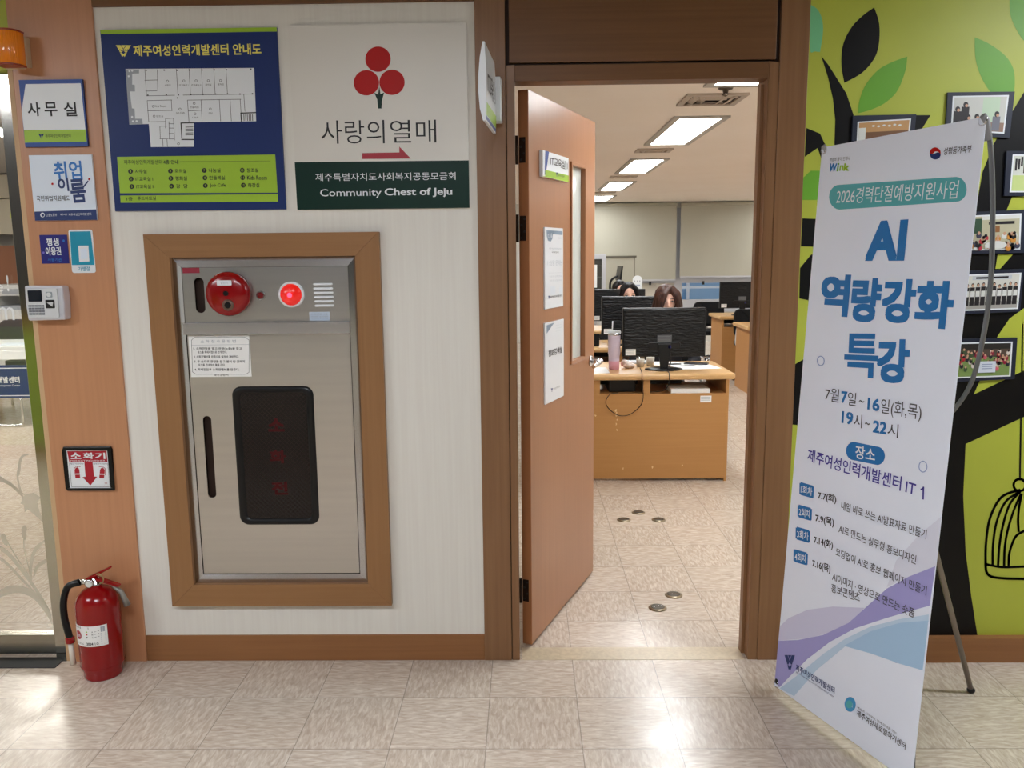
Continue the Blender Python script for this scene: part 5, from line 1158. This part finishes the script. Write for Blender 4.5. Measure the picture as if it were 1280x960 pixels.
def person(loc, label, hair, hair_hi, style, shirt, headtop, rz=0, tilt=0.0):
    t = thing('person', label, 'person', loc, rz)
    hz = headtop-.118; hy = -.10                   # head centre; faces -y
    sh = headtop-.31                               # shoulder height
    B = [((0, 0, .52), (.16, .11, .09), (0, -.01, .68), (.135, .095, .1)), ((0, -.01, .68), (.135, .095, .1), (0, -.03, sh-.07), (.155, .1, .09)),
         ((-.14, -.035, sh), .055, (.14, -.035, sh), .055), ((0, -.045, sh), .052, (0, hy+.02, hz-.06), .05),
         ((0, hy+.012, hz+.012), (.074, .09, .1), (0, hy+.012, hz+.012), (.074, .09, .1)), ((0, hy-.02, hz-.05), (.056, .06, .055), (0, hy-.03, hz-.075), (.036, .04, .034)),
         ((0, hy-.084, hz+.005), .012, (0, hy-.1, hz-.032), .013), ((-.013, hy-.09, hz-.036), .008, (.013, hy-.09, hz-.036), .008)]
    for sx in (-1, 1):
        hand = Vector((sx*.1, -.24, .66)); elbow = Vector((sx*.235, -.06, sh-.27))
        B += [((sx*.17, -.035, sh-.005), .052, elbow, .04), (elbow, .038, hand+Vector((0, .05, .008)), .026), (hand+Vector((0, .05, .006)), (.034, .03, .018), hand+Vector((0, -.02, 0)), (.038, .03, .015))]
        for k, (dx, ln) in enumerate(((-.027, .06), (-.009, .07), (.009, .066), (.027, .052))):
            p0 = hand+Vector((dx, -.035, .002)); p1 = p0+Vector((dx*.1, -ln*.5, .008)); p2 = p1+Vector((0, -ln*.5, -.016)); B += [(p0, .0095, p1, .009), (p1, .009, p2, .008)]
        th = hand+Vector((-sx*.036, .01, 0)); B += [(th, .011, th+Vector((-sx*.02, -.035, -.004)), .009)]
        B += [((sx*.09, -.02, .5), .085, (sx*.11, -.4, .5), .062), ((sx*.11, -.4, .5), .058, (sx*.11, -.36, .1), .04), ((sx*.11, -.34, .06), .04, (sx*.115, -.5, .035), .032), ((sx*.077, hy+.02, hz-.006), (.01, .016, .028), (sx*.077, hy+.02, hz-.006), (.01, .016, .028))]
    body = blend(B, 'body', M_skin, t, .009)
    for sx in (-1, 1):
        e = MB(); e.ball((sx*.031, hy-.0715, hz+.002), (.0125, .006, .0045), M_eyew, 12, 8); e.ball((sx*.031, hy-.0755, hz+.0015), (.0055, .003, .0042), M_eye, 12, 8)
        e.tube([(sx*.018, hy-.0765, hz+.004), (sx*.031, hy-.079, hz+.008), (sx*.045, hy-.072, hz+.004)], .0022, M_eye, 8, True); e.build('eye', t)
        e = MB(); e.tube([(sx*.015, hy-.0795, hz+.022), (sx*.032, hy-.0785, hz+.026), (sx*.048, hy-.068, hz+.021)], .0026, hair, 8, True); e.build('eyebrow', t)
    e = MB(); e.ball((0, hy-.088, hz-.062), (.022, .008, .007), M_lip, 12, 8); e.build('mouth', t)
    H = [((0, hy+.035, hz+.03), (.094, .1, .108), (0, hy+.045, hz-.01), (.092, .085, .1))]
    if style == 'long':
        H += [((0, hy+.06, hz-.02), (.085, .055, .09), (0, hy+.075, hz-.19), (.085, .045, .05))]
        for sx in (-1, 1):
            out = .094 if sx > 0 else .09
            H += [((sx*.03, hy-.035, hz+.104), .024, (sx*.072, hy-.05, hz+.06), .026), ((sx*.072, hy-.05, hz+.06), .026, (sx*out, hy-.03, hz-.02), .024), ((sx*out, hy-.03, hz-.02), .026, (sx*(out+.004), hy-.015, hz-.13), .024)]
        H += [((.012, hy-.055, hz+.1), .017, (-.026, hy-.088, hz+.055), .019), ((-.026, hy-.088, hz+.055), .02, (-.05, hy-.088, hz-.01), .022), ((-.05, hy-.088, hz-.01), .022, (-.066, hy-.07, hz-.1), .02),
              ((-.04, hy-.06, hz+.09), .02, (-.07, hy-.07, hz+.03), .022), ((-.07, hy-.07, hz+.03), .022, (-.082, hy-.055, hz-.1), .024), ((.02, hy-.05, hz+.1), .016, (.06, hy-.072, hz+.045), .018), ((.06, hy-.072, hz+.045), .018, (.086, hy-.05, hz-.06), .022)]
        for sx in (-1, 1): H += [((sx*.09, hy-.01, hz-.04), .03, (sx*.098, hy-.01, hz-.14), .03)]
    else:
        for sx in (-1, 1): H += [((sx*.03, hy-.035, hz+.1), .02, (sx*.07, hy-.05, hz+.06), .022), ((sx*.07, hy-.05, hz+.06), .02, (sx*.088, hy-.02, hz-.03), .018)]
        H += [((0, hy+.08, hz), (.05, .05, .06), (0, hy+.1, hz-.05), (.03, .03, .05))]
    blend(H, 'hair', hair, t, .008, 3)
    T = [((0, 0, .53), (.168, .118, .08), (0, -.01, .68), (.146, .106, .1)), ((0, -.01, .68), (.146, .106, .1), (0, -.03, sh-.07), (.165, .11, .09)), ((-.145, -.035, sh), .062, (.145, -.035, sh), .062)]
    for sx in (-1, 1):
        elbow = Vector((sx*.235, -.06, sh-.27)); hand = Vector((sx*.1, -.24, .66)); T += [((sx*.17, -.035, sh-.005), .06, elbow, .049), (elbow, .047, elbow.lerp(hand, .75), .036)]
    blend(T, 'top', shirt, t, .011)
    T = [((0, 0, .5), (.17, .12, .085), (0, 0, .55), (.168, .118, .06))]
    for sx in (-1, 1): T += [((sx*.09, -.02, .5), .094, (sx*.11, -.4, .5), .07), ((sx*.11, -.4, .5), .068, (sx*.11, -.36, .12), .05)]
    blend(T, 'trousers', mat('black trousers', (26, 26, 32), .8), t, .012)
    T = []
    for sx in (-1, 1): T += [((sx*.11, -.335, .055), (.045, .05, .05), (sx*.115, -.5, .04), (.042, .05, .038))]
    blend(T, 'shoes', M_blackp, t, .009)
    return t
M_hairb = mottled('brown hair', (78, 46, 34), (40, 24, 19), (160, 160, 8), .5, .6, spec=.3); M_hairk = mottled('black hair', (28, 21, 21), (14, 10, 11), (160, 160, 8), .5, .6, spec=.25)
M_top = mat('black top', (30, 30, 36), .85); M_top2 = mat('white top', (222, 220, 216), .8)
person((1.075, 3.42, 0), 'person with shoulder-length brown hair seated behind the nearest monitor, looking at it', M_hairb, None, 'long', M_top, 1.292, 0)
person((.985, 4.98, 0), 'person with parted dark hair, forehead showing above the second row monitor', M_hairk, None, 'tied', M_top, 1.258, 0)
person((1.08, 6.6, 0), 'person farthest back, dark hair just above the third row monitor', M_hairk, None, 'tied', M_top2, 1.225, .08)

# outside the window
t = thing('blue_building', 'blue glazed building with white rails seen through the low window light', 'building', (3.3, 14.5, 0))
a = MB(); a.box(-6, 6, 0, 2, -6, 5, mat('blue glazing', (136, 188, 226), .35)); a.build('facade', t)
a = MB()
for z in (.8, .45, .1, 1.2): a.box(-6, 6, -.15, -.05, z, z+.05, M_signw)
for k in range(12): a.box(-5.5+k*.93, -5.44+k*.93, -.12, -.05, -1, 2, M_signw)
a.build('rail', t)

# ================================================================ OFFICE BEHIND THE GLASS DOOR
GD = .05
M_rail = mottled('satin rail', (176, 172, 162), (166, 162, 152), (2, 90, 90), .22, .02, 1.0)
d2 = thing('door_2', 'frameless glass office door with steel bottom rail and frosted flowers', 'door', (0, 0, 0)); d2['kind'] = 'structure'
a = MB(); a.box(-2.8, -1.845, GD, GD+.012, .09, 2.18, M_glass); a.build('pane', d2)
a = MB(); a.box(-2.8, -1.842, GD-.015, GD+.027, .012, .092, M_rail); a.build('bottom_rail', d2, bevel=.002)
s = Sheet(None, 1, 1, -GD, .0004); s.H = lambda x, y: (lambda p: (p.x, p.z))(wp(x, y, GD))
M_fr = veil('frosted film', (186, 180, 162), .55)
def K(*p): return [(x*.3643, 500+y*.3643) for x, y in p]
def petal(pts, w0, w1):
    P = [Vector(p) for p in K(*pts)]; Q = []
    for i in range(len(P)-1):
        p0, p1, p2, p3 = P[max(i-1, 0)], P[i], P[i+1], P[min(i+2, len(P)-1)]
        for k in range(6):
            tt = k/6; Q.append(.5*((2*p1)+(p2-p0)*tt+(2*p0-5*p1+4*p2-p3)*tt*tt+(3*p1-p0-3*p2+p3)*tt**3))
    Q.append(P[-1]); L_, R2 = [], []
    for i, p in enumerate(Q):
        d = (Q[min(i+1, len(Q)-1)]-Q[max(i-1, 0)]).normalized(); n_ = Vector((-d.y, d.x)); f = i/(len(Q)-1); wd = w0+(w1-w0)*f; wd *= min(1, 4*f+.15, 4*(1-f)+.15)
        L_.append(p+n_*wd/2); R2.append(p-n_*wd/2)
    for i in range(len(Q)-1): s.poly([L_[i], L_[i+1], R2[i+1], R2[i]], M_fr, 1)
petal([(-40, 690), (40, 650), (110, 665), (160, 720), (180, 770)], 12, 5); petal([(-60, 480), (20, 520), (80, 590), (130, 660), (175, 730)], 6, 3); petal([(-60, 520), (10, 550), (70, 610), (120, 660)], 4, 3)
petal([(85, 440), (82, 500), (95, 560), (110, 610)], 1.6, 1.6); petal([(15, 465), (45, 520), (85, 580), (110, 620)], 1.6, 1.6); petal([(155, 480), (118, 520), (105, 580), (110, 620)], 6, 3); petal([(170, 545), (130, 570), (115, 610)], 6, 3)
petal([(-60, 230), (0, 265), (50, 300), (90, 330)], 3, 2.4); petal([(-40, 265), (20, 280), (60, 310), (85, 340)], 5, 3); petal([(65, 260), (72, 200), (100, 185)], 4, 2.4); petal([(80, 345), (60, 260), (75, 205)], 3, 1.6)
petal([(85, 430), (83, 455), (86, 480)], 7, 5); petal([(8, 458), (15, 480), (25, 500)], 7, 5)
s.poly(K((85, 325), (115, 318), (140, 335), (128, 350), (138, 390), (155, 415), (148, 420), (120, 395), (95, 375), (85, 385), (82, 360), (70, 355)), M_fr, 1)
s.line(K((164, 768), (180, 768), (180, 778), (164, 778)), .6, M_fr, 1, True)
s.build('frosted_flowers', d2)
s = Sheet(None, 1, 1, -GD, .0004); s.H = lambda x, y: (lambda p: (p.x, p.z))(wp(x, y, GD))
s.text('e', (-4, 360), (4, 360), 9, M_signw, 2); s.text('!', (8.5, 354), (11, 354), 20, M_signw, 2); s.text('m', (-3, 392), (18, 392), 16, M_signw, 2); s.build('white_lettering', d2)
s = Sheet(None, 1, 1, -GD, .0004); s.H = lambda x, y: (lambda p: (p.x, p.z))(wp(x, y, GD)); s.circ(18.5, 268.5, 6.3, mat('pale lime', (206, 216, 120), .5), 1); s.text('밀', (15.5, 269), (21, 269), 5.5, M_lime, 2); s.build('push_sticker', d2)
a = MB(); a.box(-1.842, -1.785, .03, .1, 0, 2.185, M_steelp); struct(a.build('trim_7', bevel=.001), 'polished steel jamb between glass door and pillar', 'trim')
a = MB(); a.box(-2.8, -1.785, .0, .03, 0, .0015, M_blackp); a.box(-2.8, -1.80, -.055, .0, 0, .004, mat('floor plate', (66, 66, 68), .4, .5)); struct(a.build('trim_8'), 'dark floor plate before the glass door', 'trim')
t = thing('reception_table', 'white office table with navy sign board on its front, behind the glass', 'table', (-5.2, 4.5, 0))
a = MB(); a.box(-.7, .66, 0, .7, .70, .75, M_signw); a.box(-.7, .66, 0, .02, .63, .7, M_signw); a.build('tabletop', t, bevel=.004)
for x in (-.62, .58):
    for y in (.06, .62): a = MB(); a.tube([(x, y, 0), (x, y, .7)], .018, M_frost, 12); a.build('leg', t)
s = Sheet(None, 1, 1, -.012, .001); s.box(-.7, .66, .012, .03, .27, .575, M_navy); s.rect(-.7, .545, .66, .552, M_signw, 1); s.rect(-.7, .288, .66, .295, M_signw, 1)
s.text('제주여성인력개발센터', (-.03, .44), (.515, .44), -.06, M_signw, 1, .02); s.text('Jeju Women Resources Development Center', (.02, .385), (.515, .385), -.024, M_signw, 1); s.build('sign_board', t)
a = MB(); a.tube([(.3, -.02, .02), (.5, -.02, .02), (.53, -.02, .06), (.53, -.02, .27)], .012, M_chrome, 10, True); a.tube([(-.5, -.02, .02), (-.3, -.02, .02), (-.27, -.02, .06), (-.27, -.02, .27)], .012, M_chrome, 10, True); a.build('board_leg', t)
flat('paper_sheet', 'pale paper spread on the office table', 'paper', -4.75, 4.75, .75, .4, .24, .003, M_pale, .2, 'papers in the office'); 
t = thing('office_chair', 'dark office chair with yellow round mark behind the office table', 'chair', (-5.3, 5.6, 0))
a = MB(); pr = rrect(-.24, .24, .5, .92, .1); a.prism(pr, 0, .05, mat('dark chair', (44, 46, 50), .5)); a.build('backrest', t, bevel=.01); a = MB(); a.prism(rrect(-.24, .24, .0, .45, .08), .42, .48, MATS['dark chair'], 'z'); a.build('seat', t, bevel=.01)
a = MB(); a.prism(rrect(.05, .11, .84, .87, .014), -.006, 0, mat('mustard', (196, 160, 40), .5)); a.build('mark', t)
for k in range(4): a = MB(); a.tube([(.2*(1 if k % 2 else -1), .05+.35*(k//2), 0), (.2*(1 if k % 2 else -1), .05+.35*(k//2), .42)], .014, M_chrome, 10); a.build('leg', t)
M_cab = mat('cabinet beige', (206, 200, 184), .5)
for k, (z0, z1, lb) in enumerate(((1.86, 2.3, 'beige wall cupboard, lower of two at the office wall'), (2.31, 2.6, 'beige wall cupboard, upper of two at the office wall'))):
    t = thing('wall_cupboard', lb, 'cupboard', (-7.0, 7.58, (z0+z1)/2)); h = (z1-z0)/2
    a = MB(); a.box(-.6, .6, .02, .4, -h, h, M_cab); a.build('body', t); 
    for sx in (-1, 1):
        a = MB(); a.box(sx*.003, sx*.597, 0, .02, -h+.004, h-.004, M_cab); dd = a.build('door', t, bevel=.002); a = MB(); a.box(sx*.05, sx*.08, -.02, 0, -h+.03, -h+.045, M_chrome); a.build('handle', dd)
t = thing('wood_cupboard', 'brown wooden office cupboard with two steel handles', 'cupboard', (-6.95, 7.58, 0))
a = MB(); a.box(-.65, .62, .02, .4, 0, 1.72, mat('brown cupboard', (150, 96, 66), .5)); a.build('body', t)
for sx in (-1, 1):
    a = MB(); a.box(-.015+sx*.003, -.015+sx*.632, 0, .02, .05, 1.7, MATS['brown cupboard']); dd = a.build('door', t, bevel=.003); a = MB(); a.tube([(-.015+sx*.05, 0, 1.3), (-.015+sx*.05, -.03, 1.32), (-.015+sx*.05, -.03, 1.48), (-.015+sx*.05, 0, 1.5)], .008, M_chrome, 8); a.build('handle', dd)
t = thing('copier', 'pale office copier behind the table', 'copier', (-5.95, 6.7, 0))
a = MB(); a.box(-.35, .3, 0, .5, .0, .95, M_frost); a.box(-.35, .3, 0, .5, 1.12, 1.25, M_frost); a.box(.2, .3, 0, .5, .95, 1.12, M_frost); a.box(-.35, -.28, 0, .5, .95, 1.12, M_frost); a.build('body', t, bevel=.008); a = MB(); a.box(-.28, .2, .05, .45, .951, 1.0, M_grey); a.build('tray', t)
a = MB(); a.box(-.2, .2, -.01, .01, 1.14, 1.2, M_grey); a.build('control_panel', t)
